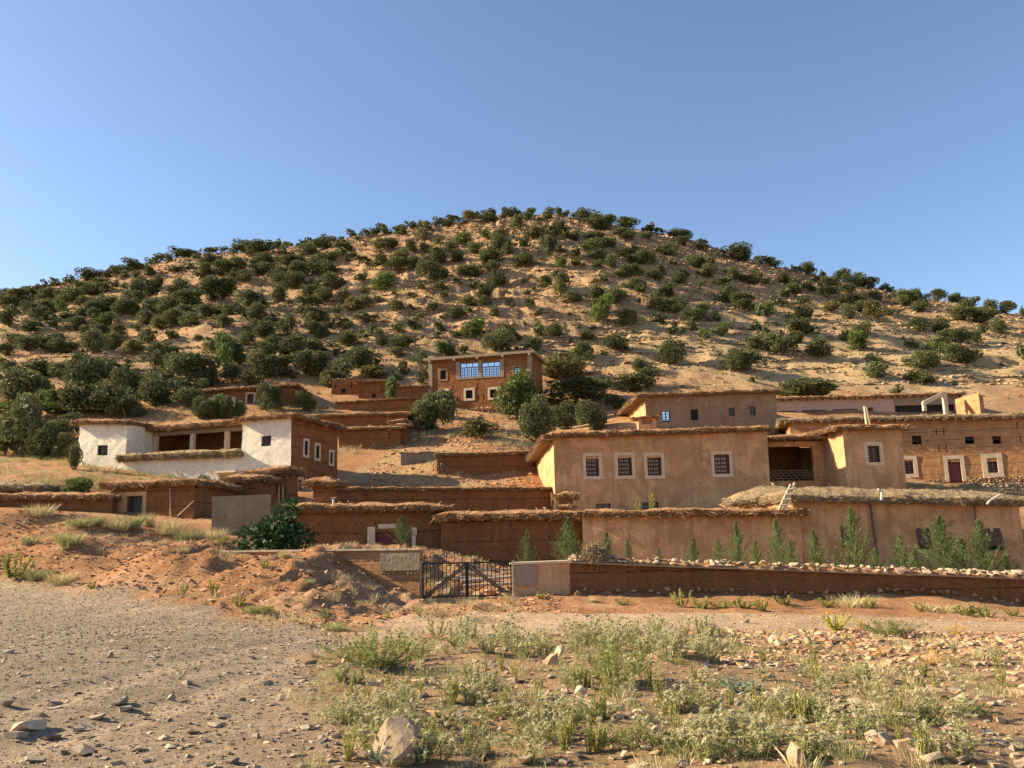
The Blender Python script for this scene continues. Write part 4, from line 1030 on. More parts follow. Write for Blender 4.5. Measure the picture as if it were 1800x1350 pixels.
for i, (px, py, Y) in enumerate(((705, 748, 76.5), (700, 741, 77.5))):
    c = at(px, py, Y)
    T = Thing('brush_stack', (c.x, c.y, c.z - 1.5), ('lower brush-capped mud stack at the corner of the slit shed', 'upper brush-capped mud stack at the corner of the slit shed')[i], 'stack')
    s = Side((c.x - .45, Y), (c.x + .5, Y)); box_house(T, s, 1.2, 'red', c.z - 3.0, c.z - .1, c.z - .1, c.z - .1, c.z - .1)
    thatch(T, quad_over(s.p0, s.p1, -s.n * 1.2, c.z - .1, c.z - .1, c.z, c.z, .3, .2, .35, .3), .26, edges='FLR', dens=60, cell=.2)
# field walls in the middle
T, s = coping_wall('field_wall', 'brown earth wall with a brush coping on the grassy slope below the upper house', plan(768, 818, 68.6), plan(936, 815, 69.6), at(768, 803, 68.6).z, at(936, 798, 69.6).z, 5.2, 'brown', put=(7.2, 7.9))
stone_course(T, 'corner_stone', s, 0.0, .62, lambda a: s.hit(772, 845)[1] - .1, 8, .26, 'stone', .03, .05)
coping_wall('field_wall', 'short grey mortared wall in the dry grass beside the brown field wall', plan(705, 806, 71), plan(772, 806, 71.5), at(705, 797, 71).z, at(772, 795, 71.5).z, 5.8, 'roughgrey', cop=.08, mats=('greymud', 'roughgrey', 'greytwig'), dens=4, over=.03)

# ---------------- compound walls in front of the houses
def doorway(T, s):
    door(T, s, (661, 934, 723, 966), 'reddoor', 0.0)
    for x0, y0, x1, y1 in ((646, 926, 659.5, 966), (724.5, 927, 733, 940), (724.5, 941, 731, 966)):
        r = s.rect(x0, y0, x1, y1); mb = MB(); s.box(mb, r[0], r[1], r[2], r[3], -.04, .06); T.part('jamb', mb, 'cream')
    r = s.rect(665, 921, 697, 929); mb = MB(); s.box(mb, r[0], r[1], r[2], r[3], -.04, .035); T.part('lime_patch', mb, 'cream')
coping_wall('compound_wall', 'brown compound wall with a dull red door and pale jambs', plan(508, 930, 43.2), plan(782, 925, 43), at(508, 899, 43.2).z, at(782, 899, 43).z, .3, 'brown', cop=.40, over=.35, dens=70, holes=doorway, put=(2.1, 2.6))
coping_wall('compound_wall', 'plain brown compound wall with a crumbling reddish coping behind the iron gate', plan(776, 950, 42.4), plan(1024, 950, 42.2), at(776, 915, 42.4).z, at(1024, 911, 42.2).z, -1.5, 'brown', cop=.42, over=.4, dens=60, put=(1.0, 1.7, 2.3), cop_off=(.1, 0))
coping_wall('compound_wall', 'smooth tan plastered compound wall behind the young conifers', plan(1024.5, 950, 41.6), plan(1409, 950, 40.2), at(1024.5, 909, 41.6).z, at(1409, 906, 40.2).z, -1.8, 'plaster', cop=.34, over=.4, dens=60, cop_off=(0, .1))
coping_wall('courtyard_wall', 'deep red courtyard wall ending at the sunlit corner of the tan house', plan(586, 880, 57.5), plan(969, 875, 61.3), at(586, 862, 57.5).z, at(969, 861, 61.3).z, 2.0, 'red', cop=.22, dens=50, put=(3.8, 4.5), over=.2)
def capped_pier(label, px0, px1, pyc, Y, cap0, cap1, pytop, zb):
    a = plan(px0, pyc, Y); b = plan(px1, pyc, Y - .1); s = Side(a, b)
    zt = at((px0 + px1) / 2, pyc, Y).z; ztop = at((px0 + px1) / 2, pytop, Y).z
    T = Thing('capped_pier', ((a.x + b.x) / 2, (a.y + b.y) / 2, zb), label, 'pier')
    box_house(T, s, s.L * .9, 'red', zb, zt, zt, zt, zt, amp=.03, cell=.3)
    k = (cap1 - cap0) / (px1 - px0); o = (k - 1) / 2 * s.L
    thatch(T, quad_over(s.p0, s.p1, -s.n * s.L * .9, zt, zt, zt, zt, o, o, o, o), (ztop - zt) * .75, edges='FLRB', dens=90, crown=.3, cell=.16, lump=.12)
capped_pier('square earth pier under a wide mushroom-like brush cap beside the brown-sided house', 550, 582, 855, 52, 534, 589, 838, 1.8)
capped_pier('small earth pier under a brush cap at the sunlit corner of the tan house', 982, 1006, 876, 56.5, 977, 1012, 863, 2.0)
capped_pier('lower brush tuft cap beside the small pier of the tan house', 984, 1004, 893, 55, 978, 1006, 885, 2.0)

# ---------------- front right house
s = front(1396, 1797, 930, 40.5, -4, 'L'); bn = -s.n
PH = s
zb = -2.2
T = Thing('low_tan_house', (s.P(s.L / 2, zb).x, s.P(s.L / 2, zb).y, zb), 'low tan plastered house with three brown shuttered windows and a thick grey straw roof', 'house')
for wpx in ((1478, 922, 1503, 960), (1612, 923, 1638, 960), (1727, 924, 1763, 960)): window(T, s, wpx, 'shutters', depth=.22)
zf0 = s.hit(1400, 882)[1]; zf1 = s.hit(1793, 890)[1]
box_house(T, s, 9, 'plaster', zb, zf0, zf1, zf0 + .1, zf1 + .1, amp=.07)
Q = quad_over(s.p0, s.p1, bn * 9, zf0, zf1, zf0 + .2, zf1 + .2, .45, .3, .25, .35)
thatch(T, Q, .46, ('greymud', 'greybrush', 'greytwig'), .11, edges='FLR', dens=110, crown=.28, tl=(.1, .32), cell=.25, tw=.013)
for x0, y0, x1, y1, rr in ((1528, 884, 1540, 975, .06), (1711, 888, 1715, 940, .04)):
    mb = MB(); a0, z0 = s.hit(x0, y0); a1, z1 = s.hit(x1, y1); mb.bar(s.P(a0, z0, .1), s.P(a1, z1, .1), rr, 8); T.part('downpipe', mb, 'pipe')
for pts in (((1536, 880), (1536.5, 866), (1530, 862)), ((1718, 888), (1722, 882), (1741, 871))):
    mb = MB(); P3 = [s.P(*s.hit(*q), .75) for q in pts]
    for a, b in zip(P3[:-1], P3[1:]): mb.bar(a, b, .055, 8)
    T.part('rain_spout', mb, 'whitepipe')
r = s.rect(1405, 930, 1413, 940); mb = MB()
# lower brush roof sloping down at its left end
q0 = plan(1290, 890, 44.5); q1 = plan(1398, 875, 44)
za = at(1292, 893, 44.5).z; zc = at(1398, 876, 44).z
Tl = Thing('sloping_straw_roof', (q1.x, q1.y, za - 1.5), 'rounded straw roof sloping down beside the low tan house behind its ladder', 'roof')
s2 = Side(q0, q1); s2.build(Tl, 'wall', 'plaster', za - 2.6, za - .12, zc - .12, .04, solid=True, thick=.4)
thatch(Tl, quad_over(q0, q1, -s2.n * 3.2, za, zc, za + .35, zc + .45, .35, .2, .1, .1), .42, ('greymud', 'greybrush', 'greytwig'), .07, edges='FL', dens=90, crown=.3, cell=.2)
# gap with sticks and the sunlit end wall
c0 = at(1402, 897, 42.9)
for i, (x0, y0, x1, y1) in enumerate(((1402, 895, 1400, 878), (1407, 895, 1409, 879), (1410.5, 896, 1410, 878))):
    Tl.part('prop_stick', MB().bar(at(x0, y0, 42.6), at(x1, y1, 42.5), .035, 5), 'palewood')
# ladder
T = Thing('wooden_ladder', at(1383, 896, 39.7), 'short rough pole ladder leaning on the straw roof', 'ladder')
la0, la1 = at(1369, 897, 39.65), at(1390, 852, 39.85); lb0, lb1 = at(1378, 897, 39.65), at(1397, 849, 39.85)
T.part('rail', MB().bar(la0, la1, .075, 7, .065), 'palewood'); T.part('rail', MB().bar(lb0, lb1, .075, 7, .065), 'palewood')
for t in (.2, .4, .6, .8):
    T.part('rung', MB().bar(la0.lerp(la1, t - .01) + Vector((-.08, -.04, 0)), lb0.lerp(lb1, t) + Vector((.12, -.04, 0)), .05, 6), 'palewood')

# ---------------- left cluster: low wall, door shed, cement wall, stepped sheds
coping_wall('compound_wall', 'long low brown wall with a brush coping running left of the door shed', plan(-260, 895, 52.5), plan(196, 885, 50.6), at(-260, 876, 52.5).z, at(196, 878, 50.6).z, 2.2, 'brown', cop=.38, dens=55, put=(4.1,), over=.3)
coping_wall('garden_wall', 'dark brush-topped garden wall on the grassy ground left of the white house', plan(-150, 862, 57), plan(86, 862, 56), at(-150, 861, 57).z, at(86, 864, 56).z, 3.6, 'brown', cop=.55, mats=('greymud', 'greybrush', 'greytwig'), over=.5, dens=70)
s = front(193, 341, 880, 50, 15, 'R'); bn = -s.n
zb = zlow(s.p0, s.p1) - .8
T = Thing('door_shed', (s.P(s.L / 2, zb).x, s.P(s.L / 2, zb).y, zb), 'brown earth shed with a dark metal door set in a smooth tan panel', 'shed')
door(T, s, (223.5, 872, 250.5, 912), 'greydoor', 0.0, depth=.25)
z0 = s.hit(196, 858)[1]; z1 = s.hit(339, 853)[1]; dep = on_line(s.p1, bn, 428, 870)
s.putlogs([z1 - 1.0], .9, .6, .07)
box_house(T, s, dep, 'brown', zb, z0, z1, z0 - .2, z1 - .15, amp=.07)
r = s.rect(196, 865, 257, 915); rd = s.rect(223.5, 872, 250.5, 912)
mb = MB(); s.box(mb, .02, rd[0] - .01, r[2] - .3, r[3], -.02, .05); s.box(mb, rd[1] + .01, r[1], r[2] - .3, r[3], -.02, .05); s.box(mb, rd[0] - .01, rd[1] + .01, rd[3] + .01, r[3], -.02, .048)
T.part('door_panel', mb, 'plaster')
T.part('stick', MB().bar(s.P(*s.hit(302, 910), .12), s.P(*s.hit(300, 858), .06), .03, 5), 'palewood')
T.part('branch', MB().bar(s.P(*s.hit(318, 907), .3), s.P(*s.hit(345, 880), .2), .03, 5), 'palewood')
thatch(T, quad_over(s.p0, s.p1, bn * dep, z0, z1, z0 - .2, z1 - .15, .4, .3, .45, .4), .40, edges='FLR', dens=70)
a = plan(372, 905, 44.8); b = plan(474, 905, 45.2)
T = Thing('cement_wall', ((a.x + b.x) / 2, (a.y + b.y) / 2, 1.5), 'rough grey cement-rendered wall panel beside the dark bush', 'wall')
s = Side(a, b); s.build(T, 'wall', 'roughgrey', 1.2, s.hit(374, 873)[1], s.hit(472, 869)[1], .05, solid=True, thick=.25)
shed('stepped_shed', 'lower of two small stepped sheds with drooping brush lids by the white house', 400, 461, 870, 54.5, 6, 850, 847, 2.2, 'brown', thick=.5, ov=.3, dens=90, lump=.14)
T, s, zb, z0, z1 = shed('stepped_shed', 'upper of two small stepped sheds with drooping brush lids by the white house', 440, 503, 870, 57, 6, 840, 832, 2.2, 'brown', thick=.55, ov=.3, dens=90, lump=.15)
r = s.rect(489, 845, 497, 884); mb = MB(); ring(s, mb, (r[0] + .12, r[1] - .02, r[2], r[3]), .1, .003, .06); T.part('door_frame', mb, 'cream')

# ---------------- roadside walls and the gate
a = plan(300, 985, 33.8); b = plan(738, 1000, 31.6)
T = Thing('boundary_wall', ((a.x + b.x) / 2, (a.y + b.y) / 2, -.6), 'pale clay boundary wall with a thin flat coping half buried by the red bank', 'wall')
s = Side(a, b); zt0 = s.hit(320, 972)[1]; zt1 = s.hit(735, 967)[1]
s.build(T, 'wall', 'orange', -.8, zt0, zt1, .04, solid=True, thick=.4)
mb = MB(); n = 40
for i in range(n):
    t0, t1 = i / n, (i + 1) / n
    za, zc = zt0 + (zt1 - zt0) * t0, zt0 + (zt1 - zt0) * t1
    o = s.P(s.L * t0, za + .004, .07 + .02 * random.random()); e3 = s.P(s.L * t1 + .003, zc + .004, .07) - s.P(s.L * t0, za + .004, .07)
    mb.box(o, e3, Vector((-s.n.x, -s.n.y, 0)) * .55, (0, 0, .055 + .012 * random.random()))
T.part('coping', mb, 'cream')
r = s.rect(669, 972, 735, 1003); s3 = s
mb = MB(); s.box(mb, r[0], s.L + .005, r[2], r[3], .01, .075); T.part('cement_panel', mb, 'roughgrey')
r2 = s.rect(669, 1004, 735, 1050)
stone_course(T, 'joint_stone', s, r[0], s.L - .05, lambda a: r[2] - .12, 1, .13, 'stone', .02, .03)
# right-hand boundary wall
a = plan(903, 1020, 31.4); k = plan(1001, 1020, 31.6); b = plan(1990, 1040, 33.6)
T = Thing('boundary_wall', (a.x + 3, a.y, -.9), 'long brown roadside wall topped with loose pale rubble and boards', 'wall')
s = Side(k, b); s0 = Side(a, k)
zt0 = s.hit(1004, 991)[1]; zt1 = s.hit(1798, 1019)[1]; zt1 = zt0 + (zt1 - zt0) * s.L / s.hit(1798, 1019)[0]
s.build(T, 'wall', 'brown', -2.0, zt0, zt1, .05, solid=True, thick=.55)
s0.build(T, 'pier', 'plaster', -1.2, s0.hit(905, 993)[1], s0.hit(1000, 989)[1], .03, solid=True, thick=.6)
z_a, z_b = s0.hit(905, 993)[1], s0.hit(1000, 989)[1]
mb = MB(); o = s0.P(-.08, z_a + .003, .08); mb.box(o, s0.P(s0.L + .02, z_b + .003, .08) - o, Vector((-s0.n.x, -s0.n.y, 0)) * .75, (0, 0, .08)); T.part('coping', mb, 'cream')
ps = [s0.rect(906, 1000, 925, 1028), s0.rect(945, 994, 998, 1028)]
mb = MB(); s0.box(mb, 0.05, s0.hit(944, 1010)[0], s0.hit(920, 1029)[1], z_a - .02, .02, .06); T.part('cement_panel', mb, 'concrete')
# boards and stones along the top
i = 0; a_ = 0.0
while a_ < s.L - .5:
    ln = random.uniform(1.6, 3.0); zz_ = lambda q: zt0 + (zt1 - zt0) * q / s.L
    p0 = s.P(a_, zz_(a_) + .005 + random.uniform(0, .02), .22 + random.uniform(-.05, .06)); p1 = s.P(min(s.L, a_ + ln), zz_(min(s.L, a_ + ln)) + .005 + random.uniform(0, .03), .22 + random.uniform(-.05, .06))
    mb = MB(); mb.box(p0, p1 - p0, Vector((-s.n.x, -s.n.y, 0)) * .85, (0, 0, .045)); T.part('board', mb, 'wood')
    a_ += ln * .97
thatch_q = []
def soil_bed(T, s, zt0, zt1):
    n = int(s.L / .25); V = []; F = []
    for i in range(n + 1):
        a = s.L * i / n; z = zt0 + (zt1 - zt0) * a / s.L + .05
        for d, h in ((.17, 0), (.05, .12), (-.2, .2), (-.45, .13), (-.62, 0)):
            p = s.P(a, z + h * random.uniform(.5, 1.3), d + random.uniform(-.03, .03)); V.append(p)
    for i in range(n):
        for j in range(4): F.append([i * 5 + j, (i + 1) * 5 + j, (i + 1) * 5 + j + 1, i * 5 + j + 1])
    mb = MB(); mb.add(V, F); return T.part('soil_bed', mb, 'mud')
soil_bed(T, s, zt0, zt1)
PALE = [np_mesh('stone', hv * np.array([1, .85, 1.15]), hf, 'palestone') for hv, hf in FLATS]
a_ = 0.1
while a_ < s.L - .2:
    for d in (.1, -.1, -.3):
        if random.random() < .62:
            sz = random.uniform(.06, .15) * (1.5 if random.random() < .12 else 1)
            p = s.P(a_ + random.uniform(-.1, .1), zt0 + (zt1 - zt0) * a_ / s.L + .11 + (.12 if d < .1 else .02) + sz * .25, d + random.uniform(-.06, .06))
            o = link('stone', random.choice(PALE), T.root, p - T.L, random.uniform(0, 6.28), (sz * 1.2, sz, sz))
            o.rotation_euler.x = random.uniform(-.5, .5)
    a_ += .19
stone_course(T, 'stone_footing', s, .1, s.L - .1, lambda a: float(gh(*s.P(a, 0)[:2])) - .05, 1, .26, 'redclod', .12, .02)
# brush bundle on the wall
c = at(1047, 985, 31.9)
T = Thing('brush_bundle', c - Vector((0, 0, .3)), 'round tangled bundle of dry sticks lying on the rubble-topped wall', 'bundle')
n = 900
th = RNG.uniform(0, 6.28, n); ph = RNG.uniform(-1, 1, n); rr = RNG.uniform(.6, 1, n) ** .4
dirs = np.stack([np.cos(th) * np.sqrt(1 - ph ** 2), np.sin(th) * np.sqrt(1 - ph ** 2), ph], 1)
pts = np.array(c) + np.array([0, 0, .12]) + dirs * rr[:, None] * np.array([.40, .34, .36])
tang = np.cross(dirs, RNG.normal(0, 1, (n, 3))); tang /= np.linalg.norm(tang, axis=1)[:, None]
V, F, rn = twigs(pts, dirs * .4, tang, n * 2, .2, .6, .014, (-.3, .3), 1.2)
T.np_part('stick_tangle', V, F, 'greytwig', rnd=rn)['kind'] = 'stuff'
core = HULLS[0]; T.np_part('core', np.array(c) + np.array([0, 0, .12]) + core[0] * np.array([.34, .28, .3]), core[1], 'brush')

# iron gate
g0 = plan(742, 1020, 31.45); g1 = plan(900, 1020, 31.45); s = Side(g0, g1)
zbt = s.hit(820, 1049)[1]; ztp = s.hit(820, 988)[1]
T = Thing('iron_gate', (s.P(s.L / 2, zbt).x, s.P(s.L / 2, zbt).y, zbt - .1), 'black iron double gate with spiked bars between the roadside walls', 'gate')
hl = s.L / 2
for lf in range(2):
    a0 = lf * hl + .01; a1 = (lf + 1) * hl - .01
    mb = MB(); ring(s, mb, (a0 + .05, a1 - .05, zbt + .05, ztp - .05), .05, -.025, .025)
    leaf = T.part('gate_leaf', mb, 'iron')
    for k in range(1, 11):
        a = a0 + (a1 - a0) * k / 11
        tall = (k % 2 == (0 if lf == 0 else 1))
        zt = ztp - .03
        if tall:
            u = (a - hl) / hl; zt = ztp + .42 - .26 * abs(u)
        T.part('bar', MB().bar(s.P(a, zbt + .03, 0), s.P(a, zt, 0), .013, 6), 'iron', leaf)
        if tall: T.part('spike', MB().bar(s.P(a, zt, 0), s.P(a, zt + .07, 0), .024, 6, .004), 'iron', leaf)
    x_top, x_bot = (a1 - .05, a0 + .07) if lf == 0 else (a0 + .05, a1 - .07)
    for off in (0, .13):
        T.part('brace', MB().bar(s.P(x_top, ztp - .06 - off, .02), s.P(x_bot + (off * .9 if lf == 0 else -off * .9), zbt + .05, .02), .018, 6), 'iron', leaf)
    sg_ = 1 if lf == 0 else -1
    P4 = [s.P(x_top, ztp - .08, .012), s.P(x_top, ztp - .2, .012), s.P(x_bot + sg_ * .11, zbt + .06, .012), s.P(x_bot, zbt + .06, .012)]
    n3 = Vector((s.n.x, s.n.y, 0)) * -.012
    mb = MB(); mb.add(P4 + [q + n3 for q in P4], [[0, 1, 2, 3], [7, 6, 5, 4], [0, 3, 7, 4], [1, 0, 4, 5], [2, 1, 5, 6], [3, 2, 6, 7]]); T.part('brace_plate', mb, 'wood', leaf)
mb = MB(); s.box(mb, hl - .06, hl + .06, zbt - .03, ztp, .03, .06); T.part('meeting_stile', mb, 'iron')
mb = MB(); s.box(mb, -.09, -.01, zbt - .4, ztp + .05, -.05, .05); T.part('gate_post', mb, 'concrete')
mb = MB(); s.box(mb, s.L + .01, s.L + .09, zbt - .4, ztp + .02, -.05, .05); T.part('gate_post', mb, 'palewood')
mb = MB(); s.box(mb, -.05, s.L + .05, zbt - .35, zbt - .06, -.2, .12); T.part('sill', mb, 'concrete')
# poles and stones lying in the yard behind the gate
for i, (x0, y0, x1, y1, Y, r_) in enumerate(((795, 1003, 905, 1018, 36, .06), (780, 1012, 900, 1024, 35.5, .07), (770, 1020, 890, 1008, 36.4, .055), (810, 1022, 915, 1013, 35.2, .08), (760, 992, 860, 1014, 36.8, .05), (830, 1002, 925, 1000, 37, .05), (815, 1030, 930, 1024, 34.6, .07))):
    o = link('log', MB().bar(at(x0, y0, Y) - at(x0, y0, Y), at(x1, y1, Y + .3) - at(x0, y0, Y), r_, 8, r_ * .75).mesh('log', 'palewood'), None, at(x0, y0, Y))
    tag(o, 'pale bare pole in the heap of poles lying behind the iron gate', 'log', 'poles heaped behind the iron gate')

for x0, y0, x1, y1, Ya, Yb in ((1527, 716, 1830, 830, 66, 62), (1527, 717, 1672, 812, 66, 74)):
    a, b = at(x0, y0, Ya), at(x1, y1, Yb)
    mb = MB(); pts = [a.lerp(b, t) - Vector((0, 0, 1.0 * t * (1 - t))) for t in np.linspace(0, 1, 9)]
    for p, q in zip(pts[:-1], pts[1:]): mb.bar(p - a, q - a, .014, 4)
    tag(link('cable', mb.mesh('cable', 'pipe'), None, a), 'thin cable slung from the leaning roof poles ' + ('past the long earth house' if x1 > 1700 else 'to the red door'), 'cable')

c = at(586, 888, 43.0)
T = Thing('vent_pipe', c, 'short white vent pipe with a flat stone on top on the brown coping', 'pipe')
T.part('pipe', MB().bar(c - Vector((0, 0, .15)), c + Vector((0, 0, .32)), .06, 8), 'whitepipe')
hv, hf = FLATS[2]; T.np_part('cap_stone', np.array(c) + np.array([0, 0, .37]) + hv * np.array([.2, .18, .12]), hf, 'palestone')
# ------------------------------------------------------------------ plants: mesh makers (local metres, base at z = 0)
def leaves(P, Nrm, ln, wd, up=0.0, spread=0.8):
    """rhombic leaves at points P growing roughly along Nrm"""
    n = len(P)
    d = Nrm + RNG.normal(0, spread, (n, 3)); d[:, 2] += up; d /= np.linalg.norm(d, axis=1)[:, None] + 1e-9
    w = np.cross(d, RNG.normal(0, 1, (n, 3))); w /= np.linalg.norm(w, axis=1)[:, None] + 1e-9
    l = (ln * RNG.uniform(.6, 1.4, n))[:, None]; ww = w * (wd * RNG.uniform(.6, 1.4, n))[:, None]
    V = np.stack([P - d * l * .3, P + ww + d * l * .1, P + d * l * .7, P - ww + d * l * .1], 1).reshape(-1, 3)
    return V, np.arange(4 * n).reshape(n, 4)
def crown_mesh(name, mat, n, lobes, leaf, seed, flat=0.9, inner=.62, up=.35, core=True):
    """round crown about 1 m wide and 1 m high made of leaf clumps over several lobes"""
    global RNG
    keep = RNG; RNG = np.random.default_rng(seed)
    C_ = []; R_ = []
    for k in range(lobes):
        a = RNG.uniform(0, 6.28); rr = RNG.uniform(.0, .40); z = RNG.uniform(.14, .74)
        rad_ = RNG.uniform(.10, .24) * (1.12 - .4 * abs(z - .4))
        C_.append((rr * math.cos(a) * (1.15 - .7 * abs(z - .38)), rr * math.sin(a) * (1.15 - .7 * abs(z - .38)), z)); R_.append(rad_)
    C_ = np.array(C_); R_ = np.array(R_)
    k = RNG.choice(lobes, n, p=R_ ** 2 / (R_ ** 2).sum())
    v = RNG.normal(0, 1, (n, 3)); v /= np.linalg.norm(v, axis=1)[:, None]
    rr = RNG.uniform(inner, 1.0, n) ** .6
    # ragged sprays: some directions stick out
    ray_ = 1 + .30 * np.maximum(0, np.sin(v[:, 0] * 7 + k) * np.sin(v[:, 1] * 6 - k * 2) * np.sin(v[:, 2] * 7 + k * 3))
    P = C_[k] + v * (R_[k] * rr * ray_)[:, None]; P[:, 2] = np.maximum(P[:, 2] * flat / .9, .02)
    V, F = leaves(P, v, leaf, leaf * .38, up, .55)
    lob = RNG.random(lobes)
    rnd = np.clip(.25 * lob[k] + .75 * RNG.random(n), 0, 1)
    rnd = np.repeat(rnd, 4)
    if core:
        cv = []; cf = []; o = len(V)
        for j in range(lobes):
            hv, hf = HULLS[j % len(HULLS)]; cv.append(C_[j] + hv * R_[j] * .66); cf.append(hf + o); o += len(hv)
        V = np.concatenate([V] + cv); rnd = np.concatenate([rnd, np.full(o - len(rnd), .15)]); Fs = [F, np.concatenate(cf)]
    else: Fs = [F]
    RNG = keep
    V[:, :2] -= (V[:, :2].max(0) + V[:, :2].min(0)) / 2
    V[:, :2] /= np.percentile(np.abs(V[:, :2]), 98.5) * 2.0; V[:, 2] /= np.percentile(V[:, 2], 99)
    return np_mesh(name, V, Fs, mat, rnd=rnd)
def trunk_mesh(name, h, r, seed, forks=4, mat='bark'):
    rs = random.Random(seed); mb = MB()
    for k in range(forks):
        p = Vector((rs.uniform(-.04, .04), rs.uniform(-.04, .04), -.06)); a = rs.uniform(0, 6.28)
        q = Vector((math.cos(a) * .07, math.sin(a) * .07, h * .45)); e = Vector((math.cos(a) * .2, math.sin(a) * .2, h))
        mb.bar(p, q, r, 6, r * .75); mb.bar(q, e, r * .75, 6, r * .35)
    return mb.mesh(name, mat)
JUN = [crown_mesh('crown', 'juniper', 3000, 15 + 2 * (k % 5), .055, 100 + k, flat=.85 + .05 * (k % 3)) for k in range(9)]
OLI = [crown_mesh('crown', 'olive', 2200, 13, .06, 200 + k, flat=.8, inner=.45, up=.6) for k in range(3)]
BRI = [crown_mesh('crown', 'bright', 2400, 12, .06, 250 + k, flat=.85) for k in range(2)]
FINE = [crown_mesh('crown', 'juniper', 5200, 13 + k, .052, 300 + k, flat=.9) for k in range(3)]
FINEB = [crown_mesh('crown', 'bright', 5200, 13, .05, 320, flat=.95)]
TRK = [trunk_mesh('trunk', .5, .03, k) for k in range(3)]

# ------------------------------------------------------------------ junipers traced from the photograph: column, foot row, width, height
H1 = [(60,520,140,80),(200,470,160,60),(320,430,90,60),(400,410,100,60),(500,400,110,60),(600,370,110,75),(690,350,70,50),(740,350,70,50),(810,330,130,60),(920,300,120,65),(980,300,90,60),(1050,260,70,50),(1110,250,100,70),(1180,240,60,50),(1280,200,170,60),(1360,220,70,50),(1460,170,110,55),(1560,180,70,45),(1640,180,90,60),(1700,170,130,70),(1750,200,100,70),
(1330,290,90,55),(1440,260,110,70),(1500,250,90,70),(1560,330,150,80),(1640,300,130,80),(1710,380,110,70),(1620,350,90,60),(1450,330,110,70),(1390,350,80,60),(1230,310,90,50),(1050,335,110,60),(960,350,80,50),(850,350,80,60),(690,400,110,60),(560,470,110,80),(480,520,160,90),(330,500,120,70),(240,490,100,60),(130,530,130,90),(40,560,120,80),(90,600,90,60),(210,610,110,80),(350,600,130,90),(420,590,100,80),(560,540,80,70),(640,470,130,70),(720,460,110,70),(800,420,70,50),(860,425,50,40),(930,500,110,120),(1010,450,120,80),(1090,420,100,80),(1050,480,100,70),(950,530,100,80),(870,540,70,50),(780,570,90,80),(700,560,110,80),(650,640,150,110),(560,620,90,60),(460,630,80,60),(300,650,130,90),(60,690,110,100),(200,730,110,80),(260,690,90,70),(380,690,90,70),(520,720,110,90),(580,735,80,60),(720,700,150,90),(700,760,110,70),(830,780,100,90),(850,620,110,100),(930,620,110,100),(1000,700,120,120),(1080,600,120,90),(1160,600,120,100),(1230,480,120,110),(1290,560,140,110),(1360,550,110,90),(1470,500,150,140),(1550,500,150,140),(1500,620,130,80),(1420,640,110,90),(1290,640,130,90),(1200,690,150,110),(1120,710,110,80),(1330,690,130,80),(1550,700,110,80),(1640,610,130,80),(1730,560,140,110),(1720,620,90,60),(1770,660,90,70),(1760,750,110,90),(1200,770,80,60),(1030,810,110,100),(940,730,80,60),(780,860,110,110),(650,880,150,150),(740,850,100,90),(400,880,130,90),(500,860,90,70),(380,820,110,80),(300,850,120,80),(210,860,150,100),(100,820,110,70),(40,900,90,80),(20,960,80,60),(930,890,110,90),(1090,900,100,90),(1160,860,90,60),(1220,900,90,70),(1380,790,60,40),(1070,990,120,120),(1560,990,150,230),(1640,960,150,140),(1700,830,120,90),(1480,880,110,100),(1620,1080,130,110),(1750,1110,110,90),(1780,1000,80,80),
(220,1200,220,170),(60,1210,150,200),(250,1050,200,120),(80,1030,130,90),(420,1050,140,90),(540,980,140,90),(600,1130,200,200),(760,1050,180,120),(870,1000,100,70),(900,1180,200,160),(1090,1240,190,180),(1300,1120,260,210),(1260,1180,130,120),(1400,1170,110,100),(1500,1110,130,110),(600,1290,260,170),(450,1310,220,150),(780,1300,260,180),(880,1330,150,130),(1050,1060,90,80),(130,1340,280,130),(330,1290,150,130),(1300,1250,170,110)]
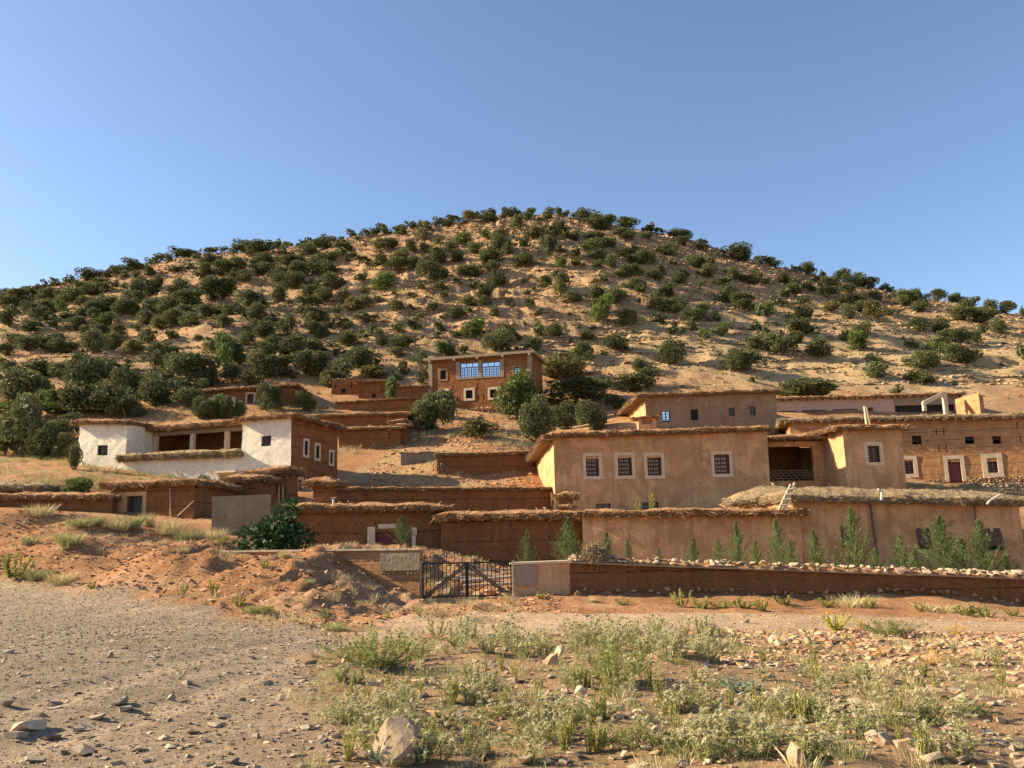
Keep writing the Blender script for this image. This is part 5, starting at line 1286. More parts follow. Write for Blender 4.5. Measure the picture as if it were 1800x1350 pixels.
H2 = [(60,370,150,80),(120,330,100,55),(180,320,90,50),(250,310,80,45),(365,300,95,55),(450,320,110,50),(510,280,90,55),(570,265,80,35),(700,260,100,55),(790,260,90,50),(850,240,90,70),(920,240,90,65),(1000,220,90,50),(1040,240,90,60),(1095,200,90,60),(1165,180,80,60),(1260,160,90,55),(1320,140,60,40),(1390,150,90,50),(1480,160,120,80),(1530,130,90,60),(1590,130,80,50),(1640,110,100,50),(1745,120,80,60),(1620,160,110,70),(1210,215,90,65),(1340,190,90,70),
(725,290,60,45),(620,330,100,60),(490,340,110,70),(400,380,120,70),(240,380,110,60),(350,340,80,40),(100,430,120,60),(40,470,110,70),(280,460,140,70),(220,440,100,60),(440,430,90,60),(540,430,110,70),(600,400,110,60),(680,420,90,60),(770,440,110,60),(660,350,80,50),(860,350,100,90),(930,340,120,80),(1010,420,140,90),(890,450,110,90),(850,480,80,60),(1100,360,110,80),(1190,360,90,70),(1170,290,110,80),(1280,300,80,60),(1260,450,150,120),(1360,370,100,80),(1440,310,120,80),(1400,430,120,80),(1530,370,110,70),(1590,280,90,70),(1690,270,120,70),(1690,360,140,120),(1660,440,150,110),(1620,490,130,70),(1580,440,90,80),
(100,520,130,80),(190,560,110,90),(150,500,90,70),(330,530,120,100),(420,500,130,100),(500,520,150,100),(560,620,170,100),(320,610,140,100),(200,600,100,90),(400,660,100,70),(440,610,90,70),(520,700,130,80),(620,720,80,100),(640,680,60,50),(410,750,140,80),(400,855,190,120),(190,700,100,120),(90,745,80,70),(20,700,80,70),(160,830,100,60),(40,830,110,110),(590,800,70,60),(690,760,90,90),(770,750,120,90),(870,700,60,50),(990,760,110,80),(1090,755,50,45),(1100,670,60,40),(980,650,60,45),(770,650,50,50),(910,620,160,120),(750,550,80,55),(1000,500,170,90),(1120,460,110,70),(1230,550,180,120),(1160,610,90,60),(1290,620,90,60),(1305,690,70,55),(1230,760,90,70),(1400,590,70,50),(1430,520,100,80),(1510,530,100,80),(1670,600,130,110),(1580,680,140,90),(1530,610,90,50),(1570,740,110,80),(1480,740,110,80),(1475,790,60,60),(1380,820,130,80),(1300,820,40,30),(1660,800,90,60),(1145,830,70,60),(1110,885,90,70),(1000,910,90,75),(780,840,140,80),(630,885,110,80),(545,875,80,70),(1285,895,80,60),(1265,950,60,50),(1400,930,50,35),(1520,940,160,130),(430,920,100,80),(480,945,80,90),(520,940,40,60),(260,930,90,130),(130,960,150,110),(190,880,80,50),(130,1020,130,80),(280,1080,170,140),(440,1050,150,90),(690,1000,130,90),(765,950,90,70),(825,930,60,90),(890,990,100,110),(1040,1020,150,90),(990,1075,110,70),(600,1040,70,50),(1300,1060,110,90),(1350,1060,120,80),(1450,1050,80,50),(1690,1040,180,150),(1730,940,110,80),
(60,1200,130,150),(150,1210,150,130),(390,1190,180,140),(480,1200,120,140),(570,1240,170,130),(770,1170,190,160),(700,1150,110,130),(1150,1150,90,110),(1165,1250,80,100),(840,1210,200,70),(1040,1190,90,90),(1000,1230,60,80),(530,1280,110,100),(270,1210,70,60),(100,1100,130,110)]
H3 = [(40,160,90,60),(100,130,80,50),(200,120,80,45),(330,130,70,60),(390,140,60,60),(430,130,70,40),(120,240,110,90),(180,190,100,70),(300,180,90,50),(520,140,80,50),(570,200,140,100),(620,230,120,90),(690,190,110,60),(740,220,120,70),(690,250,110,70),(860,240,150,80),(830,300,150,70),(850,300,70,40),(1000,250,100,50),(1080,255,80,50),(1170,260,80,50),(1220,310,130,80),(1240,355,110,70),(1370,310,90,40),(1370,390,100,60),(1560,380,70,60),(1610,460,190,110),(1750,430,80,50),(380,290,150,90),(240,310,150,100),(160,360,110,60),(320,420,110,130),(340,350,90,60),(480,320,130,60),(640,330,110,70),(750,370,100,70),(620,400,130,90),(690,380,110,80),(410,410,90,50),(500,430,110,50),(1000,320,80,50),(1130,420,130,80),(930,410,80,60),(40,420,90,120),(180,500,160,90),(410,500,100,70),(530,490,110,60),(650,460,140,70),(750,500,90,80),(660,510,70,60),(850,440,110,70),(980,490,120,100),(900,480,100,60),(1000,440,80,50),(1170,485,70,45),(1300,500,100,80),(1350,510,90,80),(1430,470,80,70),(830,570,130,90),(930,570,120,90),(1050,590,110,70),(1090,550,90,70),(680,600,100,65),(1210,610,110,70),(1250,560,60,40),(1400,570,130,80),(1510,620,110,60),(1600,590,110,80),(1720,620,110,80),(1640,590,90,50),(1730,570,80,60),(1360,640,60,55),(20,630,70,100),(300,640,110,80),(400,590,110,70),(410,700,120,150),(160,610,50,40),(180,690,50,35),(920,660,120,90),(965,680,40,40),(680,720,130,100),(780,740,160,100),(690,880,180,180),(650,810,90,90),(820,720,80,70),(490,750,110,80),(70,770,60,60),(200,790,90,75),(255,830,60,40),(255,910,60,60),(1050,720,90,70),(1150,720,130,90),(1040,790,110,80),(1170,810,170,100),(1230,740,50,60),(1540,740,130,120),(1660,800,170,120),(1760,830,60,80),(1370,820,140,80),(1310,870,150,90),(1450,865,80,70),(1300,930,90,70),(850,900,130,110),(1085,885,110,60),(1510,965,120,90),(1385,990,100,70),(1165,955,90,70),(1740,930,70,70),(1760,1000,50,70),(360,970,130,90),(260,980,80,80),(530,925,30,40),(590,1000,110,70),(50,1010,150,90),(30,1070,70,70),(240,1070,130,90),(180,1070,60,50),(560,1130,130,120),(780,1060,150,100),(1160,1150,170,150),(1220,1080,80,60),(1700,1060,130,90),(1570,1210,170,150),(1680,1200,190,130),(940,1210,90,90),(1020,1215,90,70),(540,1240,150,120),(1000,1320,160,130),(870,1345,210,110)]
H4 = [(40,210,110,60),(70,270,120,65),(250,290,80,50),(320,310,110,80),(420,310,60,40),(570,380,130,90),(650,400,110,90),(150,390,100,80),(220,410,80,70),(20,390,60,50),(220,455,100,70),(320,440,90,70),(450,420,130,80),(380,370,80,40),(450,480,140,70),(590,460,120,70),(750,420,110,80),(850,420,80,50),(700,400,60,40),(890,440,60,50),(770,500,100,70),(960,540,180,120),(1080,510,110,90),(1210,510,130,80),(1070,580,110,70),(1110,540,80,50),(1340,520,110,70),(1460,520,90,60),(620,540,170,80),(470,580,130,80),(270,540,90,70),(120,540,90,60),(160,480,90,70),(30,610,120,90),(600,630,90,100),(770,620,160,110),(700,600,120,90),(870,610,60,50),(1380,640,150,100),(1510,660,170,100),(1400,570,130,80),(1550,580,110,80),(1680,590,140,80),(1790,600,40,60),(1630,730,110,100),(1520,730,70,70),(1080,720,160,100),(1220,730,130,110),(250,640,180,90),(270,740,200,110),(300,620,100,60),(20,740,60,90),(700,750,130,100),(570,780,80,80),(660,850,200,120),(230,800,130,80),(110,860,210,130),(390,890,160,130),(1030,830,75,55),(1380,780,120,90),(1460,790,90,80),(1280,800,120,100),(1200,860,130,100),(1090,970,220,110),(1300,930,150,120),(1400,940,170,130),(1170,960,140,110),(1790,910,60,110),(770,930,100,60),(790,1040,140,110),(850,1000,40,60),(1090,1080,210,100),(260,1170,250,110),(420,1170,150,90),(930,1145,90,60),(20,960,40,60)]
TR = []
for lst, sc_, ox, oy in ((H1, 3.97, 0, 400), (H2, 3.857, 440, 350), (H3, 3.857, 880, 340), (H4, 3.913, 1340, 400)):
    for x, y, w, h in lst: TR.append((ox + x / sc_, oy + y / sc_, w / sc_, h / sc_))
ALLB = []
for px, py, w, h in TR:
    g = land(px, py + h * .02, 76, 212)
    ALLB.append((w * h, px, py, w * g.y / FPX, h * g.y / FPX, g))
ALLB.sort(key=lambda q: -q[0])
rj = random.Random(5)
def plant_tree(name, g, w, h, cme, tme, label, cat, group=None, rot=None):
    r = bpy.data.objects.new(name, None); COL.objects.link(r); r.location = g; tag(r, label, cat, group)
    rot = rj.uniform(0, 6.28) if rot is None else rot
    link('crown', cme, r, None, rot, (w, w * rj.uniform(.85, 1.1), h))
    if tme: link('trunk', tme, r, None, rot, (w, w, h))
    return r
JL = {'big': ('broad dark green juniper spreading on the stony hillside', 'broad junipers on the hill'),
      'mid': ('medium rounded dark green juniper on the stony hillside', 'rounded junipers on the hill'),
      'oli': ('loose olive-green shrub among the dark junipers on the hillside', 'olive-green shrubs on the hill'),
      'bri': ('fresh green leafy shrub among the dark junipers on the hillside', 'fresh green shrubs on the hill')}
rest = []
for k, (ar, px, py, w, h, g) in enumerate(ALLB):
    if k >= 300: rest.append((w, h, g)); continue
    t = rj.random()
    if px < 620: w *= 1.2; h *= 1.1
    if t < .13: kind, cm = 'oli', rj.choice(OLI)
    elif t < .20: kind, cm = 'bri', rj.choice(BRI)
    else: kind, cm = ('big' if k < 110 else 'mid'), rj.choice(JUN if k > 45 else JUN + FINE)
    plant_tree('juniper' if kind in ('big', 'mid') else 'hill_shrub', g, w * 1.16, h * 1.08, cm, rj.choice(TRK), JL[kind][0], 'juniper' if kind in ('big', 'mid') else 'shrub', JL[kind][1])
# the smaller ones beyond the first 300, and seedlings
V_, F_, R_ = [], [], []; n = 0
SMALL = []
for k in range(5):
    c_ = crown_mesh('tmp', 'juniper', 230, 7, .17, 400 + k, core=True)
    vv = np.zeros(len(c_.vertices) * 3); c_.vertices.foreach_get('co', vv); rr = np.zeros(len(c_.vertices)); c_.attributes['rnd'].data.foreach_get('value', rr)
    SMALL.append((vv.reshape(-1, 3), [tuple(p.vertices) for p in c_.polygons], rr)); bpy.data.meshes.remove(c_)
for q in range(150):      # seedlings too small to tell apart
    px = rj.uniform(20, 1780); py = rj.uniform(470, 690); g = land(px, py, 100, 212)
    if 100 < g.y < 195: sz = rj.uniform(.4, 1.0); rest.append((sz, sz * .8, g))
F4, F3 = [], []
for w, h, g in rest:
    vv, ff, rr = rj.choice(SMALL); a = rj.uniform(0, 6.28)
    x = vv[:, 0] * math.cos(a) - vv[:, 1] * math.sin(a); y = vv[:, 0] * math.sin(a) + vv[:, 1] * math.cos(a)
    V_.append(np.stack([x * w * 1.12 + g.x, y * w * 1.12 + g.y, vv[:, 2] * h * 1.06 + g.z], 1)); R_.append(rr * .8 + rj.uniform(0, .2))
    for f in ff: (F4 if len(f) == 4 else F3).append([i + n for i in f])
    n += len(vv)
o = link('scattered_small_junipers', np_mesh('scattered_small_junipers', np.concatenate(V_), [np.array(F4), np.array(F3)], 'juniper', rnd=np.concatenate(R_)))
tag(o, 'small far-off junipers and seedlings dotted over the hillside', 'juniper scrub', None, 'stuff')

# ------------------------------------------------------------------ trees and bushes around the houses
NEAR = [  # column, foot row, width, height, depth range, mesh, name, label
    (766, 757, 78, 66, (78, 95), FINE[0], 'juniper', 'dark spreading juniper in front of the left corner of the upper house'),
    (911, 740, 68, 80, (84, 95), FINEB[0], 'round_tree', 'dense round bright green tree at the right corner of the upper house'),
    (946, 778, 56, 72, (72, 90), FINE[1], 'juniper', 'tall pointed dark green juniper below the round bright tree'),
    (838, 772, 62, 30, (72, 90), OLI[0], 'shrub', 'low olive scrub on the slope below the upper house'),
    (846, 762, 16, 26, (72, 90), FINE[2], 'juniper', 'small pointed juniper rising out of the scrub below the upper house'),
    (985, 668, 92, 38, (96, 125), OLI[1], 'shrub', 'broad loose olive scrub on the slope just right of the upper house'),
    (1012, 708, 100, 38, (88, 105), FINE[2], 'shrub', 'wide very dark shrub right of the upper house'),
    (1082, 719, 32, 24, (85, 105), FINE[0], 'shrub', 'small round dark shrub above the lit slope right of the upper house'),
    (996, 755, 48, 44, (74, 95), FINE[1], 'juniper', 'dark juniper behind the left end of the long tan roof beside the red spoil heap'),
    (1037, 757, 50, 46, (74, 95), FINE[0], 'juniper', 'pale-tipped juniper behind the long tan roof under the red spoil heap'),
    (469, 724, 46, 44, (80, 95), FINE[2], 'juniper', 'feathery juniper in front of the low red-brown house'),
    (535, 724, 32, 32, (80, 95), FINE[0], 'juniper', 'small juniper at the gable of the low red-brown house'),
    (356, 738, 38, 36, (76, 92), FINE[1], 'juniper', 'leftmost of the four green bushes peeping over the white house terrace roof'),
    (380, 737, 30, 40, (76, 92), FINEB[0], 'juniper', 'second of the four green bushes peeping over the white house terrace roof'),
    (398, 738, 24, 38, (76, 92), FINE[2], 'juniper', 'narrow third of the four green bushes peeping over the white house terrace roof'),
    (416, 736, 26, 28, (76, 92), FINEB[0], 'juniper', 'low fourth of the four green bushes nearest the white house corner block'),
    (687, 702, 30, 42, (86, 93), BRI[0], 'small_tree', 'small pale-leaved tree in front of the byre'),
    (712, 694, 18, 14, (86, 93), FINEB[0], 'shrub', 'dark green shrub against the thin red wall beside the byre'),
    (36, 804, 82, 96, (62, 92), FINE[0], 'juniper', 'huge dark juniper at the foot of the hill behind the garden wall'),
    (74, 808, 54, 62, (62, 92), FINE[1], 'juniper', 'dark juniper between the huge one and the white house'),
    (10, 800, 44, 56, (60, 92), FINEB[0], 'juniper', 'bright-edged juniper at the edge of the dark thicket by the garden wall'),
    (114, 806, 40, 40, (62, 92), FINE[2], 'juniper', 'low rounded juniper close to the left corner of the white house'),
    (110, 776, 54, 46, (66, 95), FINE[0], 'juniper', 'juniper just above the left roof corner of the white house'),
    (131, 826, 18, 44, (64, 92), FINE[1], 'juniper', 'narrow juniper hugging the left wall of the white house'),
    (136, 868, 62, 26, (53, 60), BRI[1], 'fig_bush', 'leafy green fig bush behind the low brush-topped wall'),
    (352, 842, 26, 30, (54, 60.5), BRI[0], 'sapling', 'pale green leafy sapling in front of the white house terrace'),
    (1425, 702, 100, 34, (95, 112), FINE[0], 'shrub', 'long dense green shrub behind the pink low house'),
]
for px, py, w, h, (y0, y1), cm, nm, lb in NEAR:
    g = land(px, py, y0, y1 + 15)
    if g.y > y1: g = at(px, py, (y0 + y1) / 2); g.z = float(gh(g.x, g.y))
    sz = g.y / FPX
    zt = min(at(px, py - h, g.y).z, g.z + h * sz * 1.25)
    plant_tree(nm, g, w * sz * 1.1, max(h * sz, zt - g.z) * 1.08, cm, TRK[0], lb, {'round_tree': 'tree', 'small_tree': 'tree', 'sapling': 'sapling', 'juniper': 'juniper'}.get(nm, 'bush'))

# young feathery conifers behind the roadside wall
def cypress_mesh(name, seed, n=32):
    global RNG
    keep = RNG; RNG = np.random.default_rng(seed)
    Vs = []; Fs = []; o = 0
    for k in range(n * 5):
        t = (k + RNG.random()) / (n * 5); z = .04 + .93 * t
        L_ = .62 * (1 - t) ** 1.0 * RNG.uniform(.4, 1.3) + .03; a = RNG.uniform(0, 6.28)
        d = np.array([math.cos(a), math.sin(a), RNG.uniform(.5, 1.0)]); d /= np.linalg.norm(d)
        m_ = int(16 + 90 * L_)
        s_ = RNG.uniform(.05, 1, m_)[:, None]
        P = np.array([0, 0, z]) + d * s_ * L_ + RNG.normal(0, .012, (m_, 3))
        v, f = leaves(P, np.repeat(d[None], m_, 0), .042, .0045, .25, .35); Vs.append(v); Fs.append(f + o); o += len(v)
    V = np.concatenate(Vs); F = np.concatenate(Fs); rn = np.repeat(RNG.random(len(F)), 4)
    RNG = keep
    return np_mesh(name, V, F, 'cypress', rnd=rn)
CYP = [cypress_mesh('foliage', 500 + k) for k in range(4)]
CTR = MB().bar((0, 0, -.05), (0, 0, .95), .012, 6, .003).mesh('trunk', 'bark')
CY = [(928, 930, 35), (1000, 910, 62), (1068, 935, 32), (1105, 948, 27), (1220, 945, 36), (1263, 948, 36), (1298, 915, 42), (1330, 948, 32), (1368, 912, 46), (1392, 945, 36), (1434, 930, 40), (1468, 968, 20), (1503, 890, 68), (1540, 962, 28), (1585, 940, 44), (1610, 962, 42), (1660, 905, 96), (1693, 945, 66), (1727, 912, 74), (1770, 972, 44), (1160, 962, 20)]
words_ = {0: 'young feathery conifer just right of the iron gate', 1: 'wide feathery conifer in front of the seam between brown and tan wall', 2: 'slim conifer right beside the bundle of sticks', 12: 'tallest young conifer, beside the black downpipe of the low tan house', 16: 'widest bushy young conifer, between the shuttered windows of the low tan house', 18: 'broad young conifer in front of the last shuttered window'}
for i, (px, pt, w) in enumerate(CY):
    Y = 34.6 + (i * 37 % 11) * .22
    g = at(px, 985, Y); g.z = float(gh(g.x, g.y)) - .02
    h = at(px, pt, Y).z - g.z; ww = w * Y / FPX
    r = bpy.data.objects.new('young_conifer', None); COL.objects.link(r); r.location = g
    tag(r, words_.get(i, 'small young conifer in the row behind the rubble-topped wall'), 'conifer', 'young conifers behind the roadside wall')
    a = rj.uniform(0, 6.28)
    link('foliage', CYP[i % 4], r, None, a, (ww * (1.2 if w < 60 else 1.0), ww * (1.2 if w < 60 else 1.0), h)); link('trunk', CTR, r, None, a, (h * .8, h * .8, h))
g = at(705, 962, 37.5); g.z = float(gh(g.x, g.y)); h = at(705, 908, 37.5).z - g.z
r = bpy.data.objects.new('young_conifer', None); COL.objects.link(r); r.location = g; tag(r, 'young feathery conifer standing before the dull red door', 'conifer', 'young conifers behind the roadside wall')
link('foliage', CYP[2], r, None, 1.0, (1.25, 1.25, h)); link('trunk', CTR, r, None, 0, (h * .8, h * .8, h))
# dark glossy bush by the boundary wall
global_keep = RNG; RNG = np.random.default_rng(77)
n = 2600; lob = [(-.25, 0, .3, .3), (.2, 0, .28, .3), (0, .1, .45, .3), (.05, -.1, .2, .3), (.12, 0, .72, .17), (.16, 0, .88, .10), (-.05, -.15, .35, .26)]
C_ = np.array([l[:3] for l in lob]); Rr = np.array([l[3] for l in lob]); k = RNG.choice(len(lob), n, p=Rr ** 2 / (Rr ** 2).sum())
v = RNG.normal(0, 1, (n, 3)); v /= np.linalg.norm(v, axis=1)[:, None]
P = C_[k] + v * (Rr[k] * RNG.uniform(.6, 1.05, n))[:, None]; P[:, 2] = np.maximum(P[:, 2], .02)
V, F = leaves(P, v, .075, .026, -.1, .5)
cm = np_mesh('foliage', V, F, 'citrus', rnd=np.repeat(RNG.random(n), 4)); RNG = global_keep
g = at(488, 966, 36.5); g.z = float(gh(g.x, g.y))
r = bpy.data.objects.new('glossy_bush', None); COL.objects.link(r); r.location = g; tag(r, 'dark glossy-leaved bush with one tall shoot beside the grey cement wall', 'bush')
sz = 36.5 / FPX
link('foliage', cm, r, None, 0, (135 * sz * .95, 135 * sz * .8, at(488, 874, 36.5).z - g.z)); link('stem', CTR, r, None, 0, (3, 3, 1.5))
# ------------------------------------------------------------------ stones
def scatter_stones(name, label, pts, sizes, mat, hulls=CHIPS, flat=.75, sink=.25, parent=None, cat='stones'):
    V = []; F = []; R_ = []; o = 0
    for (x, y, z), sz in zip(pts, sizes):
        hv, hf = hulls[random.randrange(len(hulls))]
        a = random.uniform(0, 6.28); ca, sa = math.cos(a), math.sin(a); tx = random.uniform(-.45, .45)
        q = hv * np.array([1.0, random.uniform(.6, 1.0), random.uniform(.5, 1.0) * flat]) * sz
        y1 = q[:, 1] * math.cos(tx) - q[:, 2] * math.sin(tx); z1 = q[:, 1] * math.sin(tx) + q[:, 2] * math.cos(tx)
        V.append(np.stack([q[:, 0] * ca - y1 * sa + x, q[:, 0] * sa + y1 * ca + y, z1 + z + sz * flat * (.5 - sink)], 1)); F.append(hf + o); o += len(hv)
        R_.append(np.full(len(hv), random.random()))
    ob = link(name, np_mesh(name, np.concatenate(V), np.concatenate(F), mat, rnd=np.concatenate(R_)))
    return tag(ob, label, cat, None, 'stuff')
def sample(n, x0, x1, y0, y1, mask, power=1.0):
    """random ground points in a plan box, denser near y0 when power > 1"""
    out = []
    while len(out) < n:
        k = n * 2
        t = RNG.random(k) ** power; y = y0 + (y1 - y0) * t; w = np.interp(y, [y0, y1], [1, 1])
        x = RNG.uniform(x0, x1, k)
        m_ = mask(x, y); x, y = x[m_], y[m_]
        out += list(zip(x, y))
        if not len(x): break
    P = np.array(out[:n]); return np.column_stack([P, gh(P[:, 0], P[:, 1])])
def inside(poly, grow=0.0): return lambda x, y: in_poly(x, y, poly) > -grow
def cone(x, y): return np.abs(x) < y * .68 + 1.5
tri = lambda n, lo, hi, p: lo + (hi - lo) * RNG.random(n) ** p
m_gr = lambda x, y: (in_poly(x, y, GRAVEL) + fbm(x * .7, y * .7, 3, 3) * 2 > -.3) & cone(x, y)
P = sample(24000, -26, 4, 4.5, 33, m_gr, 2.0); scatter_stones('track_gravel', 'grey-brown gravel and chips strewn over the track', P, .009 + P[:, 1] * .00055 + tri(len(P), 0, .034, 5), 'gravel', TINY, cat='gravel')
P = sample(2600, -14, 3, 4.6, 20, m_gr, 1.6); scatter_stones('track_stones', 'flat loose grey stones strewn over the near track', P, tri(len(P), .014, .055, 3), 'gravel', FLATS, cat='stones')
m_vg = lambda x, y: (in_poly(x, y, GRAVEL) < .2) & (in_poly(x, y, TRACK) < .2) & cone(x, y)
P = sample(2600, -4, 14, 4.6, 17, m_vg, 1.2); scatter_stones('verge_stones', 'fist-sized stones lying all over the rough verge', P, tri(len(P), .03, .085, 2.5), 'stone', FLATS, cat='stones')
P = sample(6500, -4, 14, 4.6, 17, m_vg, 1.3); scatter_stones('verge_chips', 'small stone chips covering the rough verge', P, tri(len(P), .008, .04, 2.5), 'stone', cat='stones')
m_rb = lambda x, y: (in_poly(x, y, TRACK) < .1) & cone(x, y) & (x > 1.5) & (y > 11.5 + fbm(x * .5, y * .5, 2, 4) * 2) & (y < 17.5)
P = sample(5200, 1.5, 16, 11, 17.5, m_rb); scatter_stones('rubble_bank', 'broken orange rubble heaped along the edge of the road', P, tri(len(P), .015, .10, 3.6), 'clod', cat='rubble')
m_tr = lambda x, y: (in_poly(x, y, TRACK) > -2.5) & cone(x, y)
P = sample(3800, -6, 20, 15, 31, m_tr); scatter_stones('road_chips', 'sparse chips on the dusty road', P, tri(len(P), .01, .05, 3.5), 'clod', cat='stones')
m_bk = lambda x, y: (in_poly(x, y, GRAVEL) < 0) & (in_poly(x, y, TRACK) < 0) & cone(x, y)
P = sample(15000, -30, 1.5, 17, 42, m_bk, .9); scatter_stones('bank_clods', 'clods and small stones lying all over the red bank', P, tri(len(P), .022, .17, 4.0), 'redclod', TINY, cat='clods')
m_in = lambda x, y: cone(x, y)
P = sample(3500, -12, 4, 61, 91, m_in); scatter_stones('slope_stones', 'stones scattered over the slope below the upper house', P, tri(len(P), .04, .22, 2.5), 'clod', cat='stones')
P = sample(46000, -135, 135, 92, 206, m_in, .8); keep_ = (RNG.random(len(P)) < np.clip(.55 + sstep(120, 185, P[:, 1]) + (fbm(P[:, 0] * .06, P[:, 1] * .06, 3, 62) > 0) * .35, 0, 1))
P = P[keep_]; scatter_stones('hill_rocks', 'pale broken rocks and ledges scattered over the hillside', P, .10 + tri(len(P), 0, .8, 3.6) * (.35 + .65 * sstep(110, 180, P[:, 1])), 'hillrock', TINY, cat='rocks')
# bedding ledges that follow the contours
LP, LS = [], []
for q in range(800):
    y = RNG.uniform(102, 200); x = RNG.uniform(-.66, .66) * y; z = float(gh(x, y)); k = int(RNG.integers(6, 26))
    for i in range(k):
        x += RNG.uniform(.35, .8); gy = float(gh(x, y + .5) - gh(x, y - .5)); z += RNG.normal(0, .02)
        y += float(np.clip((z - float(gh(x, y))) / max(gy, .25), -.6, .6)); LP.append((x, y, float(gh(x, y)) + RNG.uniform(-.05, .1))); LS.append(RNG.uniform(.15, .48))
scatter_stones('hill_ledges', 'low broken rock ledges running along the contours of the hillside', LP, LS, 'hillrock', CHIPS, .55, cat='ledges')
# larger single stones
ROCKG = [np_mesh('rock', hv, hf, 'gravel') for hv, hf in FLATS]
ROCKS = [np_mesh('rock', hv * np.array([1, .85, 1.1]), hf, 'stone') for hv, hf in FLATS]
ROCKP = [np_mesh('rock', hv * np.array([1, .85, 1.1]), hf, 'palestone') for hv, hf in FLATS]
def put_rock(px, py, w, h, pool, label, group, cat='rock', tilt=.25, name='rock'):
    g = land(px, py, 4.0, 45); s_ = g.y / FPX
    o = link(name, random.choice(pool), None, g + Vector((0, 0, h * s_ * .2)), random.uniform(0, 6.28), (w * s_ * .55, w * s_ * .45, h * s_ * 1.0))
    o.rotation_euler.x = random.uniform(-tilt, tilt); o.rotation_euler.y = random.uniform(-tilt, tilt)
    return tag(o, label, cat, group)
big = [(150, 1325, 62, 30), (50, 1285, 40, 24), (15, 1245, 30, 20), (70, 1262, 40, 18), (140, 1285, 30, 20), (95, 1240, 34, 12), (212, 1240, 24, 16), (222, 1250, 26, 14), (300, 1232, 24, 14), (322, 1236, 18, 12), (390, 1265, 40, 14), (378, 1278, 34, 12), (440, 1160, 24, 10), (508, 1215, 34, 14), (495, 1232, 26, 12), (470, 1206, 24, 12), (425, 1232, 18, 14), (290, 1305, 28, 16), (300, 1318, 26, 12), (240, 1325, 30, 14), (410, 1343, 36, 16), (520, 1335, 26, 12), (540, 1285, 26, 18), (515, 1288, 20, 12), (30, 1300, 30, 16), (110, 1330, 20, 10), (60, 1340, 30, 14), (200, 1215, 22, 8), (115, 1198, 20, 8), (15, 1150, 26, 14), (330, 1205, 14, 10), (195, 1155, 12, 10), (90, 1305, 28, 14), (170, 1265, 24, 12), (260, 1265, 20, 12), (340, 1290, 22, 10), (450, 1300, 20, 10), (330, 1335, 18, 10), (205, 1345, 26, 12)]
for q in big: put_rock(*q, ROCKG, 'flat grey slab-like stone lying loose on the gravel track', 'flat stones on the track')
verge = [(560, 1155, 20, 14), (545, 1168, 30, 10), (610, 1165, 18, 16), (583, 1172, 18, 10), (970, 1168, 24, 24), (985, 1160, 30, 26), (1020, 1190, 24, 14), (905, 1200, 18, 16), (745, 1203, 22, 16), (650, 1205, 18, 16), (725, 1245, 20, 14), (820, 1222, 30, 18), (990, 1220, 30, 16), (1022, 1226, 26, 18), (1010, 1248, 30, 12), (1100, 1240, 24, 16), (965, 1270, 34, 28), (990, 1265, 22, 18), (1010, 1268, 18, 14), (960, 1232, 24, 14), (925, 1262, 20, 12), (1150, 1290, 26, 18), (1165, 1325, 36, 22), (1055, 1305, 24, 16), (1010, 1305, 28, 14), (975, 1310, 30, 18), (1100, 1335, 24, 16), (1280, 1278, 34, 16), (1325, 1285, 24, 20), (1310, 1310, 28, 16), (1270, 1305, 24, 14), (1245, 1345, 22, 12), (1220, 1280, 20, 12), (1390, 1248, 18, 12), (1380, 1290, 24, 12), (1440, 1295, 26, 16), (1425, 1298, 18, 12), (1490, 1310, 20, 14), (1480, 1325, 26, 14), (1535, 1305, 30, 24), (1560, 1310, 34, 26), (1590, 1320, 26, 20), (1610, 1315, 24, 18), (1615, 1290, 28, 14), (1570, 1205, 16, 10), (1535, 1180, 24, 12), (1680, 1248, 22, 16), (1668, 1258, 16, 12), (1757, 1270, 24, 14), (1745, 1245, 18, 8), (1720, 1232, 18, 10), (1790, 1222, 34, 14), (1770, 1222, 22, 10), (1690, 1230, 14, 8), (1640, 1340, 30, 18), (1690, 1345, 34, 14), (1740, 1348, 26, 16), (1450, 1155, 22, 12), (1420, 1132, 24, 14), (1370, 1135, 30, 16), (1360, 1128, 20, 12), (1440, 1118, 26, 14), (1470, 1130, 30, 14), (1580, 1128, 24, 12), (1600, 1145, 30, 14), (1650, 1140, 22, 10), (1720, 1150, 24, 14), (1770, 1150, 26, 12), (1245, 1135, 20, 12), (1260, 1140, 24, 12), (1210, 1130, 18, 10), (1030, 1085, 10, 7), (1045, 1082, 8, 6), (1310, 1095, 14, 8), (1160, 1095, 10, 6), (1330, 1232, 20, 12), (1200, 1245, 22, 12), (1130, 1205, 24, 14), (1090, 1265, 20, 12), (880, 1290, 22, 12), (850, 1330, 26, 14), (790, 1300, 20, 12), (760, 1260, 18, 12), (700, 1225, 22, 12), (640, 1250, 22, 12), (600, 1240, 18, 10), (590, 1300, 22, 12), (620, 1335, 26, 14)]
for i, q in enumerate(verge):
    pale = i % 3 != 1
    put_rock(*q, ROCKP if pale else ROCKS, 'pale angular stone half hidden among the thistles of the rough verge' if pale else 'darker brown angular stone among the thistles of the rough verge', 'pale stones in the verge' if pale else 'brown stones in the verge', tilt=.5)
rr_ = random.Random(11)
for i in range(85):
    px = rr_.uniform(600, 1790); py = rr_.uniform(1150, 1345); sz = (py - 1000) / 330 * rr_.uniform(8, 20)
    put_rock(px, py, sz, sz * .6, ROCKP if i % 2 else ROCKS, 'pale angular stone half hidden among the thistles of the rough verge' if i % 2 else 'darker brown angular stone among the thistles of the rough verge', 'pale stones in the verge' if i % 2 else 'brown stones in the verge', tilt=.5)
for px, py, w, h in ((1405 - 0, 1350, 60, 44),): put_rock(px, py, w, h, ROCKS, 'blocky reddish rock at the edge of the verge among pale stones', None)
